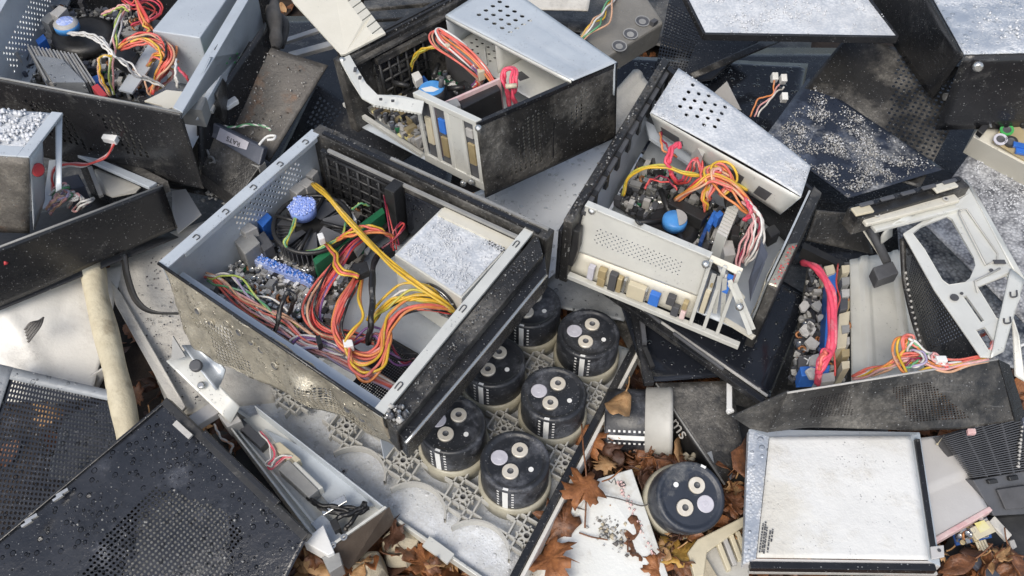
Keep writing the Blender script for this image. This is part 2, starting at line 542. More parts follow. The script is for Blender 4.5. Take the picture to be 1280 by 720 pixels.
def wires(parent, pts, colors, r=.0017, spread=.004, wob=.003, ends=.5, name='wire', extra=2):
    """a bundle: one mesh per wire, all part of the same thing"""
    base = spline(pts)
    n = len(base)
    res = []
    colors = list(colors)
    if len(colors) >= 7 and extra:
        colors += [RW.choice(('black', 'white', 'red', 'coral', 'yellow')) for _ in range(extra)]
        spread *= 1.12
    r *= .86
    wob *= 1.25
    kf = RW.uniform(9, 15)
    for k, c in enumerate(colors):
        a0, r0 = RW.uniform(0, 6.28), spread * math.sqrt(RW.random())
        ph, fr = RW.uniform(0, 6.28), RW.uniform(.6, 1.6)
        path = []
        for i, p in enumerate(base):
            t = i / (n - 1)
            tg = (base[min(i + 1, n - 1)] - base[max(i - 1, 0)]).normalized()
            a = tg.cross(V((0, 0, 1)))
            if a.length < .1:
                a = V((1, 0, 0))
            a.normalize()
            b = a.cross(tg)
            e = ends + (1 - ends) * math.sin(math.pi * t)
            ang = a0 + 1.2 * t
            path.append(p + (a * math.cos(ang) * 1.25 + b * math.sin(ang) * .8) * (r0 * e)
                        + (a * math.sin(ph + fr * 6.28 * t) + b * math.cos(ph * 1.7 + fr * 5 * t) * .6) * wob * math.sin(math.pi * t)
                        + a * (.0007 * math.sin(kf * 6.28 * t * .35 + ph * 3)) + b * (.0006 * math.sin(kf * 2.9 * t + ph)))
        res.append(MB().tube(path, r, WIRE[c]).build(name, parent))
    return res


def fw(F, pts):
    return [F.px(x, y, w) for x, y, w in pts]


def comps(F, quad, w, n, seed, parent, mats=('grey', 'dgrey', 'lgrey', 'pcbdark', 'chrome', 'black_plastic', 'white'), hmax=.014, smax=.009, name='board_components'):
    """the crowd of tiny soldered parts and broken bits on a board: nobody could count it"""
    rnd = random.Random(seed)
    mb = MB()
    q = [F.px(x, y, w) for x, y in quad]
    e1 = (q[1] - q[0]).normalized()
    e2 = F.n.cross(e1)
    n = int(n * 1.9)
    for k in range(n):
        if k > n * .45:
            smax_, hmax_ = smax * .5, hmax * .5
        else:
            smax_, hmax_ = smax, hmax
        u, v = rnd.random(), rnd.random()
        p = q[0] * (1 - u) * (1 - v) + q[1] * u * (1 - v) + q[2] * u * v + q[3] * (1 - u) * v
        mt = rnd.choice(mats)
        h = rnd.uniform(.002, max(.003, hmax_)) * rnd.uniform(.4, 1)
        t = rnd.random()
        if t < .035 and k < n * .5:
            rr = rnd.uniform(.0035, .0055)
            mb.tube([p + F.n * .0035 + (e1 * math.cos(q_) + (e2 * math.cos(.6) + F.n * math.sin(.6)) * math.sin(q_)) * rr for q_ in [z_ / 12 * 6.2832 for z_ in range(13)]], .0019, 'coppercoil', 6, cap=False)
        elif t < .12 and k < n * .5:
            rr = rnd.uniform(.0026, .0042)
            hh_ = rr * 2.6
            mb.lathe(p, F.n, [(rr, 0), (rr, hh_), (rr * .86, hh_ + .0004), (rr * .8, hh_ - .0002), (rr * .1, hh_)], [rnd.choice(('black_plastic', 'bluegrey', 'green')), 'dgrey', 'chrome', 'chrome'], 12)
        elif t < .3:
            rr = rnd.uniform(.002, .004)
            mb.lathe(p, F.n + V((rnd.uniform(-.1, .1), rnd.uniform(-.1, .1), 0)), [(rr, 0), (rr, h * .9), (rr * .8, h)], mt, 8)
        else:
            a = rnd.choice((0, 0, 0, 1.57, rnd.uniform(0, 3)))
            x = e1 * math.cos(a) + e2 * math.sin(a)
            y = F.n.cross(x)
            nn = (F.n + V((rnd.uniform(-.2, .2), rnd.uniform(-.2, .2), 0))).normalized()
            mb.box(p + F.n * h * .5, x * rnd.uniform(.0015, smax_), y * rnd.uniform(.001, smax_ * .55), nn * h * .5, mt)
    return mb.build(name, parent, kind='stuff')


def grains(name, c, n, rmin, rmax, mt, seed, label, dens=None, lift=.0, cat='grains', more=()):
    """loose pellets lying on a surface given by its four corners"""
    rnd = random.Random(seed)
    mb = MB()
    nn = frame_n(list(c))
    for k in range(n):
        for _ in range(30):
            u, v = rnd.random(), rnd.random()
            cl_ = .5 + 1.1 * noise.noise(V((u * 5 + seed, v * 5, seed * .7)))
            if rnd.random() < cl_ and (dens is None or rnd.random() < dens(u, v)):
                break
        p = c[0] * (1 - u) * (1 - v) + c[1] * u * (1 - v) + c[2] * u * v + c[3] * (1 - u) * v
        r = rmin + (rmax - rmin) * rnd.random() ** 2.2
        mb.oct(p + nn * (r * .35 + lift), r, rnd.choice((mt,) + tuple(more)), rnd)
    return tag(mb.build(name), label, cat, kind='stuff')


def text_mesh(s, origin, xdir, ydir, size, mt, name, parent, lift=.0006, align='CENTER'):
    cu = bpy.data.curves.new(name, 'FONT')
    cu.body = s
    cu.size = size
    cu.align_x = align
    cu.align_y = 'CENTER'
    cu.extrude = .0002
    t = bpy.data.objects.new('tmp', cu)
    COL.objects.link(t)
    bpy.context.view_layer.update()
    me = bpy.data.meshes.new_from_object(t)
    bpy.data.objects.remove(t)
    x = V(xdir).normalized()
    z = x.cross(V(ydir)).normalized()
    y = z.cross(x)
    mb = MB()
    i = mb.add([V(origin) + x * v.co.x + y * v.co.y + z * (v.co.z + lift) for v in me.vertices])
    for p in me.polygons:
        mb.face([i + k for k in p.vertices], mb.m(mt))
    bpy.data.meshes.remove(me)
    return mb.build(name, parent)
from mathutils.geometry import tessellate_polygon


def plate_hole(mb, outer, holes, th, mt):
    n = frame_n(outer)
    polys = [outer] + holes
    x = (outer[1] - outer[0]).normalized()
    y = n.cross(x)
    flat = [[V(((p - outer[0]).dot(x), (p - outer[0]).dot(y), 0)) for p in pl] for pl in polys]
    allp = [p for pl in polys for p in pl]
    mi = mb.m(mt)
    i = mb.add(allp)
    j = mb.add([p - n * th for p in allp])
    fl = [p for pl in flat for p in pl]
    for t in tessellate_polygon(flat):
        a, b, c = t
        up = (fl[b] - fl[a]).cross(fl[c] - fl[a]).z > 0
        t = [a, b, c] if up else [c, b, a]
        mb.face([i + k for k in t], mi)
        mb.face([j + k for k in t][::-1], mi)
    s = 0
    for pl in polys:
        for k in range(len(pl)):
            a, b = s + k, s + (k + 1) % len(pl)
            mb.face([i + a, i + b, j + b, j + a], mi)
        s += len(pl)
    return mb


def panel(name, pts, mt, th, label, cat, amp=.002, freq=8, seed=0, n=18, hump=None, hole=None, pitch=.007, ratio=.34, parent=None, group=None):
    c = [P(*p) for p in pts]
    fn = surf(c, amp, freq, seed, hump)
    mb = MB()
    if hole:
        lu = ((c[1] - c[0]).length + (c[2] - c[3]).length) / 2
        lv = ((c[3] - c[0]).length + (c[2] - c[1]).length) / 2
        mb.perf(fn, int(lu / pitch), int(lv / pitch), mt, hole, ratio)
    else:
        mb.sheet(fn, n, n, mt)
    o = mb.build(name, parent, solid=th)
    return tag(o, label, cat, group) if not parent else o


def strip(mb, a, b, w, th, mt, up=V((0, 0, 1))):
    """bar from a to b, width w, thickness th below the line"""
    d = (b - a).normalized()
    s = d.cross(up).normalized()
    return mb.box((a + b) / 2 - up * th / 2, (b - a) / 2, s * w / 2, up * th / 2, mt)


def inpoly(x, y, poly):
    r = False
    n = len(poly)
    for i in range(n):
        x1, y1 = poly[i]
        x2, y2 = poly[(i + 1) % n]
        if (y1 > y) != (y2 > y) and x < (x2 - x1) * (y - y1) / (y2 - y1) + x1:
            r = not r
    return r


# ================================================================== SETTING
mb = MB()
mb.sheet(lambda u, v: V(((u - .5) * 60, (v - .5) * 60 + 2, -.02 + .012 * noise.noise(V((u * 400, v * 400, 0))))), 60, 60, 'soil')
o = mb.build('ground')
o['kind'] = 'structure'
o['label'] = 'dark wet soil under the scrap pile'
o['category'] = 'ground'


def leaf_pts(kind, s, rnd):
    if kind == 'maple':
        h = [(.0, -.42), (.10, -.36), (.22, -.44), (.40, -.40), (.30, -.24), (.36, -.14), (.56, -.12), (.66, .04), (.52, .04), (.54, .16), (.36, .12), (.26, .16), (.36, .34), (.44, .50), (.30, .44), (.22, .52), (.13, .40), (.12, .58), (.04, .70)]
        base = h + [(-x, y) for x, y in h[::-1][:-1]]
    else:
        base = [(0, -.6), (.2, -.42), (.34, -.15), (.36, .1), (.27, .36), (.1, .58), (0, .68), (-.12, .55), (-.28, .36), (-.36, .1), (-.33, -.15), (-.19, -.42)]
    return [(x * s * rnd.uniform(.85, 1.12), y * s * rnd.uniform(.85, 1.12)) for x, y in base]


def leaf_mesh(mb, c, s, yaw, tx, ty, mt, kind, rnd, stem=True, curl=.35):
    pts = leaf_pts(kind, s, rnd)
    rot = Matrix.Rotation(yaw, 3, 'Z') @ Matrix.Rotation(tx, 3, 'X') @ Matrix.Rotation(ty, 3, 'Y')
    k1, k2 = rnd.uniform(-curl, curl) / s * 1.4, rnd.uniform(-curl, curl) / s * 1.4
    ph = rnd.uniform(0, 6)
    fold = rnd.uniform(-.2, .55)

    def q(x, y):
        return c + rot @ V((x, y, k1 * x * x + k2 * y * y + fold * abs(x) + .07 * s * math.sin(x / s * 7 + ph) + .06 * s * math.sin(y / s * 6 + ph * 2 + x / s * 3)))
    mi = mb.m(mt)
    n = len(pts)
    ctr = mb.add([q(0, -.08 * s)])
    mid = mb.add([q(x * .55, y * .55 - .03 * s) for x, y in pts])
    rim = mb.add([q(x, y) for x, y in pts])
    for k in range(n):
        k2_ = (k + 1) % n
        mb.face([ctr, mid + k, mid + k2_], mi, True)
        mb.face([mid + k, rim + k, rim + k2_, mid + k2_], mi, True)
    if stem:
        mb.tube(spline([q(0, -.5 * s), q(.03 * s, -.8 * s), q(.12 * s, -1.15 * s)], 4), .0008, mt, 4)


rl = random.Random(5)
mb = MB()
for k in range(3600):
    x, y = rl.uniform(-1.6, 1.7), rl.uniform(-.75, 2.2)
    if rl.random() < .55:
        x, y = rl.uniform(-.3, .75), rl.uniform(-.5, .15)
    mt = LEAF[rl.choice((0, 0, 0, 1, 2, 3, 3))]
    leaf_mesh(mb, V((x, y, rl.uniform(-.018, -.004))), rl.uniform(.03, .055), rl.uniform(0, 6.3), rl.gauss(0, .28), rl.gauss(0, .28), mt, rl.choice(('maple', 'oval')), rl, stem=rl.random() < .3, curl=.5)
tag(mb.build('leaf_litter'), 'layer of wet brown leaf litter on the soil under the scrap', 'leaf litter', kind='stuff')

# ================================================================== background sheets, lowest first
BP = 'black steel panels buried in the pile'
panel('scrap_sheet', [(-60, 300, .02), (330, 300, .02), (330, 120, .03), (-60, 100, .03)], 'black_dusty', .002, 'dusty black panel lying lowest, under the open cases at left', 'metal panel', .004, 6, 3)
panel('scrap_sheet', [(300, 220, .05), (560, 250, .05), (600, 20, .06), (280, 20, .06)], 'black', .002, 'black panel lying lowest between the two upper open cases', 'metal panel', .003, 6, 4)
panel('scrap_sheet', [(240, -40, .03), (1010, 90, .02), (1040, -170, .05), (250, -170, .05)], 'black_dusty', .002, 'broad dark panel at the back, deep behind the top middle case', 'metal panel', .004, 5, 5)
panel('scrap_sheet', [(840, 330, .03), (1330, 330, .03), (1330, 60, .05), (900, 60, .05)], 'black', .002, 'black panel lying deepest, below the frosted panels at right', 'metal panel', .003, 5, 6)
panel('scrap_sheet', [(900, 560, .02), (1110, 560, .02), (1110, 300, .03), (900, 330, .03)], 'black_dusty', .002, 'black debris covered panel under the case with the pink cable', 'metal panel', .004, 6, 7)

# big wet silver sheet in the middle
panel('silver_sheet', [(540, 268, .085), (655, 372, .085), (840, 225, .10), (762, 158, .11)], 'silver', .0025, 'large wet silver sheet beaded with water drops, between the three middle cases', 'metal sheet', .0025, 5, 8)
panel('silver_sheet', [(640, 372, .07), (780, 402, .07), (800, 330, .085), (690, 300, .088)], 'silver_dark', .002, 'dirty grey sheet end sticking out above the capacitor tray', 'metal sheet', .003, 8, 9)
# pale corrugated sheet between upper cases
mb = MB()
c = PL((712, 178, .12), (762, 176, .12), (832, 118, .13), (792, 88, .14))
fn = surf(c, .001, 9, 2, lambda u, v: .004 * math.sin(u * 9) * (1 if u > .25 else 2.2))
mb.sheet(fn, 24, 14, 'styro')
tag(mb.build('ridged_sheet', solid=.003), 'small beige ridged sheet wedged beside the upper middle case', 'metal sheet')

# top: beige sheet with toothed edge
mb = MB()
pts = PL((352, -22, .34), (366, 2, .34), (426, 68, .32), (432, 67, .32))
edge = []
a, b = P(482, 41, .33), P(428, -30, .35)
nt = 9
inn = (P(420, 50, .33) - P(475, 10, .33)).normalized()
for k in range(nt):
    t0, t1 = k / nt, (k + .84) / nt
    edge += [a.lerp(b, t0), a.lerp(b, t1)]
    e = a.lerp(b, t1)
    edge += [e + inn * .020, a.lerp(b, (k + .97) / nt) + inn * .020]
plate(pts + edge, .004, 'cream', mb)
tag(mb.build('toothed_panel', bevel=.0006), 'beige sheet with a row of notches along its right edge, top of the pile', 'metal panel')
# grey wood
mb = MB()
mb.tube(spline(PL((336, -30, .30), (341, 10, .28), (345, 40, .26), (343, 62, .25))), .013, 'wooddark', 7, taper=lambda t: 1.1 - .35 * t + .12 * math.sin(t * 17))
o = mb.build('wood_stick')
tag(o, 'upright weathered grey stick behind the stained dark plate', 'stick')
mb = MB()
mb.tube(spline(PL((351, 18, .26), (355, 32, .25), (352, 60, .23))), .008, 'wooddark', 6, taper=lambda t: .5 + 1.6 * t * (1 - t) * 1.5)
tag(mb.build('wood_chip'), 'short pointed grey wood splinter right of the weathered stick', 'wood chip')
# pale bars behind
mb = MB()
strip(mb, P(356, 50, .17), P(398, 36, .18), .012, .006, 'lgrey')
strip(mb, P(362, 68, .17), P(420, 52, .17), .016, .008, 'lgrey')
tag(mb.build('bracket_bars', bevel=.0008), 'two pale bars of a bracket in the dark gap below the toothed sheet', 'bracket')
mb = MB()
for k in range(4):
    strip(mb, P(455, -8 + 14 * k, .13 + .01 * k), P(585, -24 + 17 * k, .14), .03, .012, 'black_dusty')
tag(mb.build('slatted_frame', bevel=.002), 'charred looking slatted black frame behind the top middle case', 'plastic frame')
panel('brown_plate', [(640, 12, .13), (735, 14, .13), (745, -40, .16), (630, -40, .16)], 'styro', .003, 'brownish plate peeking out behind the drive cage at the top edge', 'metal plate', .002, 8, 12)

# stained dark plate, left top
panel('stained_plate', [(252, 150, .205), (336, 202, .175), (410, 82, .26), (312, 52, .28)], 'brown_dark', .003, 'dark rust stained steel plate leaning right of the top left case', 'metal plate', .002, 7, 14)
panel('vented_sheet', [(345, 205, .10), (445, 245, .10), (520, 190, .13), (396, 100, .16)], 'black', .0015, 'black vented panel between the central case and the top middle case', 'metal panel', .002, 6, 15,
      hole=lambda u, v: .1 < u < .35 and .55 < v < .9, pitch=.008)

# ================================================================== top right
# frosted flat panel
t = thing('frosted_sheet', P(980, 30, .27), 'white frost covered flat lid with a dark rim, top edge right of centre', 'metal lid')
c = PL((880, 44, .27), (1122, 48, .27), (1040, -60, .30), (838, -40, .30))
MB().sheet(surf([p + V((0, 0, .003)) for p in c], .001, 8, 21), 16, 16, 'frost').build('top_sheet', t)
mb = MB()
for k in range(4):
    strip(mb, c[k] + V((0, 0, .004)), c[(k + 1) % 4] + V((0, 0, .004)), .005, .012, 'black')
mb.build('rim', t, bevel=.001)
mb = MB()
plate([p - V((0, 0, .002)) for p in c], .008, 'dgrey', mb).build('underside', t)
grains('ice_grains', [p + V((0, 0, .004)) for p in c], 900, .001, .003, 'ice', 31, 'white ice pellets lying on the frosted lid', cat='ice grains')

# black box with frosted top
t = thing('black_cabinet', P(1200, 120, .15), 'black steel cabinet with frosty top, upper right corner', 'cabinet')
K = Fr(P(1205, 68, .34), P(1420, 62, .36), P(1400, -140, .36), P(1140, -50, .34))
mb = MB().sheet(surf(K.quad(0, 1, 0, 1, 0), .001, 8, 3), 18, 18, 'frost_mid')
mb.build('top_sheet', t, solid=.002)
MB().sheet(surf([K.at(0, 0, -.002), K.at(1, 0, -.002), K.at(1, 0, -.13), K.at(0, 0, -.13)], .001, 9, 4), 14, 8, 'black').build('front_panel', t, solid=.002)
c = [K.at(0, 1, -.002), K.at(0, 0, -.002), P(1165, 124, .20), P(1075, -5, .22)]
MB().sheet(surf(c, .001, 9, 5), 14, 8, 'black').build('side_panel', t, solid=.002)
mb = MB()
mb.tube([P(1180, 121, .195), P(1400, 108, .21)], .006, 'lgrey', 8)
mb.build('bottom_rail', t)
MB().lathe(P(1222, 82, .33), V((-.3, -1, .2)), [(.007, 0), (.007, .006), (.004, .008)], 'chrome', 12).build('screw', t)
mb = MB()
for k in range(2):
    strip(mb, P(1188 + k * 8, 92 - k * 9, .272 + .012 * k), P(1180 + k * 8, 104 - k * 9, .25 + .012 * k), .006, .004, 'black_plastic')
mb.build('latch_slot', t)
grains('ice_grains', [K.at(.12, .1, .002), K.at(.8, .1, .002), K.at(.8, .9, .002), K.at(.2, .9, .002)], 420, .0008, .003, 'ice', 32, 'white ice pellets lying on the top of the black cabinet', cat='ice grains')

# perforated dark panel with frost
def hole_tr(u, v):
    return inpoly(u, v, [(.42, .97), (.98, .97), (.99, .2), (.72, .12), (.62, .4)])


panel('perforated_sheet', [(955, 172, .13), (1150, 235, .13), (1222, 95, .20), (1062, 40, .21)], 'black_dusty', .0012, 'dusty black perforated panel leaning under the black cabinet', 'metal panel', .002, 6, 23, hole=hole_tr, pitch=.0085, ratio=.3)
panel('frosted_black_sheet', [(957, 170, .142), (1060, 248, .14), (1180, 212, .15), (1010, 98, .17)], 'frost_black', .0015, 'blue black panel with a patch of melting frost, right of the frosted drive cage', 'metal panel', .002, 6, 24)
c = PL((964, 176, .145), (1060, 246, .141), (1172, 210, .15), (1018, 108, .168))
grains('ice_grains', c, 5200, .0004, .0021, 'ice', 33, 'grey white ice clump melting on the blue black panel', dens=lambda u, v: max(0, (.5 + 1.1 * noise.noise(V((u * 7, v * 7, 2)))) * (1.05 - 1.9 * ((u - .5) ** 2 + (v - .5) ** 2))), cat='ice grains', lift=.002, more=('grit', 'frost_grey', 'grit', 'frost_dark'))
panel('glossy_plate', [(790, 190, .06), (985, 220, .06), (1010, 80, .09), (760, 70, .10)], 'black_wet', .002, 'flat wet black plate between the frosted lid and the frosted drive cage', 'metal plate', .002, 5, 26)
panel('glossy_plate', [(815, 110, .12), (890, 100, .12), (950, 50, .14), (840, -20, .16)], 'black', .0015, 'black perforated plate left of and below the frosted lid', 'metal plate', .002, 5, 27, hole=lambda u, v: u < .45 and .15 < v < .8, pitch=.0065)
panel('steel_strip', [(862, 92, .145), (868, 98, .14), (975, 52, .16), (960, 48, .16)], 'black_dusty', .002, 'narrow dark strip lying under the front edge of the frosted lid', 'metal strip', .001, 8, 28, n=6)
mb = MB()
plate(PL((886, 122, .13), (926, 138, .13), (908, 102, .17)), .002, 'greypanel', mb)
tag(mb.build('metal_scrap'), 'small triangular grey scrap behind the frosted drive cage', 'metal scrap')
t = thing('wire_stub', P(945, 140, .12), 'short orange and pink wire stub with white plugs, on the wet black plate', 'wire')
for d, cc in ((0, 'orange'), (5, 'pink'), (9, 'white')):
    wires(t, PL((938 + d, 146, .11), (950 + d, 126, .13), (964 + d, 116, .14), (968 + d * 1.3, 100 + d, .155)), [cc], .0018, .001)
for x, y in ((968, 97), (979, 99), (980, 122)):
    p = P(x, y, .155)
    MB().box(p, V((.005, 0, 0)), V((0, .006, .003)), V((0, -.003, .006)), 'white').build('plug', t, bevel=.001)

# right: frosted grey lid below case frame
panel('frosted_grey_sheet', [(1150, 275, .13), (1300, 425, .13), (1330, 230, .16), (1225, 175, .16)], 'frost_grey', .002, 'grey panel thick with frost specks at the right edge under the pale frame', 'metal panel', .002, 6, 29)
c = PL((1195, 255, .135), (1275, 345, .135), (1310, 250, .155), (1228, 190, .158))
grains('ice_grains', c, 1500, .0005, .0020, 'ice', 34, 'frost pellets scattered over the grey panel at the right edge', cat='ice grains', lift=.002)
panel('frosted_grey_sheet', [(1130, 420, .085), (1300, 470, .085), (1290, 300, .10), (1120, 265, .10)], 'frost_dark', .002, 'dark frosted panel seen through the window of the pale frame', 'metal panel', .002, 6, 30)

# port panel at right edge
t = thing('port_panel', P(1250, 170, .18), 'beige rear panel with green and purple round ports and a black power inlet, right edge', 'port panel')
K = Fr(P(1216, 171, .20), P(1330, 232, .20), P(1350, 130, .24), P(1240, 125, .24))
MB().prism(K.quad(0, 1, 0, 1, 0), K.n * -.05, 'cream').build('body', t, bevel=.001)
mb = MB()
K.pblock(mb, [(1222, 163), (1228, 168), (1252, 140), (1243, 136)], .012, .0, 'black_plastic')
o = mb.build('power_inlet', t, bevel=.001)
mb = MB()
for x, y in ((1232, 153), (1238, 157), (1238, 148)):
    p = K.px(x, y, .0125)
    mb.box(p, V((.0015, 0, 0)), V((0, .003, .001)), K.n * .001, 'chrome')
mb.build('pin', o)
mb = MB()
K.pblock(mb, [(1240, 178), (1290, 208), (1300, 180), (1258, 148)], .001, .004, 'brass')
mb.build('port_plate', t)
for x, y, cc in ((1258, 163, 'greenmark'), (1250, 175, 'vent_disc'), (1263, 178, 'black_plastic')):
    MB().lathe(K.px(x, y, .004), K.n, [(.0095, 0), (.0095, .003), (.006, .003), (.005, .001)], [cc, cc, 'ink'], 18).build('round_port', t)
for x, y in ((1274, 182), (1277, 190)):
    MB().box(K.px(x, y, .006), V((.008, -.003, 0)), V((.002, .005, 0)), K.n * .003, 'blue').build('usb_port', t, bevel=.0006)
mb = MB()
for a in range(3):
    for b in range(3):
        mb.lathe(K.px(1268 + 5 * a, 132 + 5 * b, .0), K.n, [(.0022, 0), (.0022, .0008)], 'ink', 8)
mb.build('vent_hole', t, kind='stuff')

# grey box with knock outs and wires
t = thing('knockout_box', P(775, 30, .22), 'grey brown metal box with three round knock outs and loose wires, top middle', 'junction box')
K = Fr(P(758, 72, .24), P(830, 28, .25), P(795, -25, .27), P(722, 44, .25))
MB().prism(K.quad(0, 1, 0, 1, 0), K.n * -.05, 'greybrown').build('body', t, bevel=.004)
mb = MB()
strip(mb, K.at(0, 1, .002), K.at(0, .0, .002), .004, .02, 'black')
mb.build('dark_edge', t)
for x, y in ((774, 58), (788, 43), (803, 27)):
    p = K.px(x, y, .0)
    mb = MB()
    mb.lathe(p, K.n, [(.0125, 0), (.0125, .0016), (.0105, .0016), (.0095, .0004), (.006, .0004), (.005, .0014)], ['dgrey', 'grey', 'dgrey', 'dgrey', 'grey'], 22)
    mb.build('knockout', t)
wires(t, [K.px(x, y, w) for x, y, w in ((726, 50, .008), (742, 36, .02), (754, 22, .02), (762, 5, .012), (772, -4, .004))], ['peach', 'white', 'green', 'yellow', 'peach'], .0018, .006, .005)
mb = MB()
mb.box(K.px(817, 28, .004), V((.004, .004, 0)), V((-.003, .003, 0)), K.n * .004, 'ink')
mb.build('clip', t)

# ================================================================== lower left sheets
# off white crumpled housing
t = thing('monitor_housing', P(60, 430, .0), 'crumpled off white plastic housing at the left edge', 'housing')
c = PL((-60, 505, .05), (112, 500, .05), (150, 330, .095), (-60, 385, .13))


def hh(u, v):
    return .018 * max(0, math.sin(math.pi * min(1, u * 1.5))) * v - .012 * max(0, u - .62) * (1 + 2 * v) + .006 * max(0, 1 - abs(u + .5 * v - .75) / .08)


MB().sheet(surf(c, .004, 9, 41, hh), 40, 34, 'housing').build('shell', t, solid=.003)
c = PL((60, 508, .03), (122, 488, .03), (142, 452, .062), (62, 500, .045))
MB().sheet(surf(c, .003, 9, 42), 14, 10, 'housing').build('lower_facet', t, solid=.003)
mb = MB()
for k in range(5):
    mb.tube(spline(PL((31 + k, 412 + 4 * k, .118), (38 + k * 3, 404 + k, .128), (50 + k, 401 - k, .122))), .0016, 'wooddark', 5)
mb.build('cracked_edge', t)
# grey board
mb = MB()
c = PL((215, 520, .03), (345, 505, .03), (320, 260, .075), (132, 318, .085))
mb.sheet(surf(c, .005, 8, 44), 26, 30, 'styro')
tag(mb.build('grey_board', solid=.012), 'dust covered grey board lying between the pale pole and the central case', 'board')
mb = MB()
plate(PL((222, 520, .055), (232, 508, .055), (150, 365, .085), (138, 350, .088), (144, 380, .08)), .006, 'styro', mb)
tag(mb.build('board_edge', bevel=.001), 'narrow pale strip of board running along the right side of the pale pole', 'board')
mb = MB()
plate(PL((215, 238, .13), (232, 236, .13), (252, 268, .11), (222, 292, .105), (215, 262, .12)), .003, 'greypanel', mb)
tag(mb.build('metal_scrap', bevel=.0008), 'pale grey scrap left of the central case corner', 'metal scrap')
# pale pole
mb = MB()
mb.tube(spline(PL((116, 330, .115), (121, 370, .11), (136, 430, .10), (150, 490, .09), (162, 550, .075), (172, 610, .06))), .0165, 'bamboo', 14, taper=lambda t: 1 + .05 * math.sin(t * 22) * (1 if t < .9 else 0) - .05 * t)
tag(mb.build('pale_pole'), 'pale yellowish round pole lying between the white housing and grey board', 'pole')
# black strap
mb = MB()
pth = spline(PL((155, 318, .125), (159, 345, .115), (170, 375, .105), (190, 390, .10), (226, 392, .095)), 8)
for dx in range(1):
    pass
mi = mb.m('black_plastic')
i = mb.add([p + s * V((.006, -.002, .004)) for p in pth for s in (-1, 1)])
for k in range(len(pth) - 1):
    mb.face([i + 2 * k, i + 2 * k + 1, i + 2 * k + 3, i + 2 * k + 2], mi, True)
tag(mb.build('flat_strap', solid=.002), 'flat black strap curving over the grey board', 'strap')

# mesh panel (back) and perforated panel (front), bottom left
t = thing('mesh_sheet', P(80, 560, .02), 'grey black mesh panel with a pale folded rim at the left edge', 'mesh panel')
c = PL((5, 458, .105), (150, 492, .095), (175, 760, .02), (-95, 760, .03))
MB().perf(surf(c, .002, 6, 51), 40, 46, 'black_drop', lambda u, v: .11 < u < .97 and .05 < v < .97, .33).build('mesh', t, solid=.0012)
mb = MB()
fn = surf([p + V((0, 0, .0025)) for p in (c[0], c[1], c[1].lerp(c[2], .055), c[0].lerp(c[3], .055))], .001, 8, 2)
mb.sheet(fn, 16, 2, 'silver_dark')
fn = surf([p + V((0, 0, .003)) for p in (c[0] + (c[0] - c[1]) * .03, c[0].lerp(c[1], .09), c[3].lerp(c[2], .05), c[3])], .001, 8, 2)
mb.sheet(fn, 3, 16, 'silver_dark')
mb.build('rim', t, solid=.002)


def hole_bl(u, v):
    return inpoly(u, v, [(.26, .30), (.42, .18), (.62, .18), (.80, .32), (.80, .9), (.42, .9)]) and not (.50 < u + .15 * (v - .5) < .535)


t = thing('perforated_sheet', P(200, 650, .02), 'large wet black perforated cover at the bottom left', 'case cover')
c = PL((207, 502, .125), (384, 672, .115), (235, 960, .02), (-150, 800, .04))
# u runs along the right edge, v towards the left
MB().perf(surf([c[0], c[1], c[2], c[3]], .0028, 7, 52), 52, 66, 'black_drop', lambda u, v: inpoly(u, v, [(.28, .22), (.62, .13), (.74, .16), (.80, .42), (.78, .75), (.42, .75), (.30, .5)]), .34).build('sheet', t, solid=.0012)
mb = MB()
up = frame_n(c)
strip(mb, c[0] + up * .006, c[1] + up * .006, .010, .016, 'black_plastic', up)
strip(mb, c[0].lerp(c[1], .28) + up * .010 + V((.004, .004, 0)), c[0].lerp(c[1], .8) + up * .010 + V((.004, .004, 0)), .007, .006, 'black', up)
mb.build('folded_edge', t, bevel=.001)
mb = MB()
strip(mb, c[0] + up * .002, c[3] + up * .002, .004, .014, 'black', up)
mb.build('folded_edge', t, bevel=.001)
mb = MB()
strip(mb, P(218, 528, .134), P(238, 546, .133), .007, .003, 'lgrey', up)
mb.build('label_strip', t)
for a, b in ((70, 620), (31, 652)):
    mb = MB()
    p = P(a, b, .098)
    strip(mb, p, p + V((.012, .008, .002)), .004, .004, 'chrome', up)
    strip(mb, p + V((-.002, -.006, 0)), p + V((.008, .001, .002)), .003, .004, 'chrome', up)
    mb.build('clip', t)

# pale bar and bracket
mb = MB()
strip(mb, P(233, 531, .10), P(275, 505, .10), .020, .012, 'greypanel')
tag(mb.build('pale_bar', bevel=.001), 'short pale grey bar end above the perforated cover', 'bar')
t = thing('steel_bracket', P(250, 480, .06), 'bent galvanised bracket with a dark bolt, lower left of the central case', 'bracket')
mb = MB()
c = PL((208, 452, .14), (232, 438, .14), (300, 508, .11), (288, 530, .10))
mb.sheet(surf(c, .003, 14, 61), 10, 6, 'pale')
mb.build('lower_plate', t, solid=.002)
mb = MB()
c = PL((228, 432, .155), (255, 428, .155), (282, 462, .13), (270, 488, .125))
mb.sheet(surf(c, .003, 14, 62, lambda u, v: .008 * math.sin(u * 3.1)), 10, 6, 'steel')
mb.build('upper_plate', t, solid=.002)
mb = MB()
plate(PL((214, 450, .15), (216, 420, .172), (232, 446, .155)), .002, 'grey', mb).build('side_tab', t)
MB().lathe(P(246, 458, .15), V((0, -.3, 1)), [(.008, 0), (.008, .005), (.006, .006)], 'dgrey', 12).build('bolt', t)
MB().lathe(P(252, 482, .128), V((0, -.3, 1)), [(.005, 0), (.005, .002), (.003, .003)], 'chrome', 12).build('rivet', t)

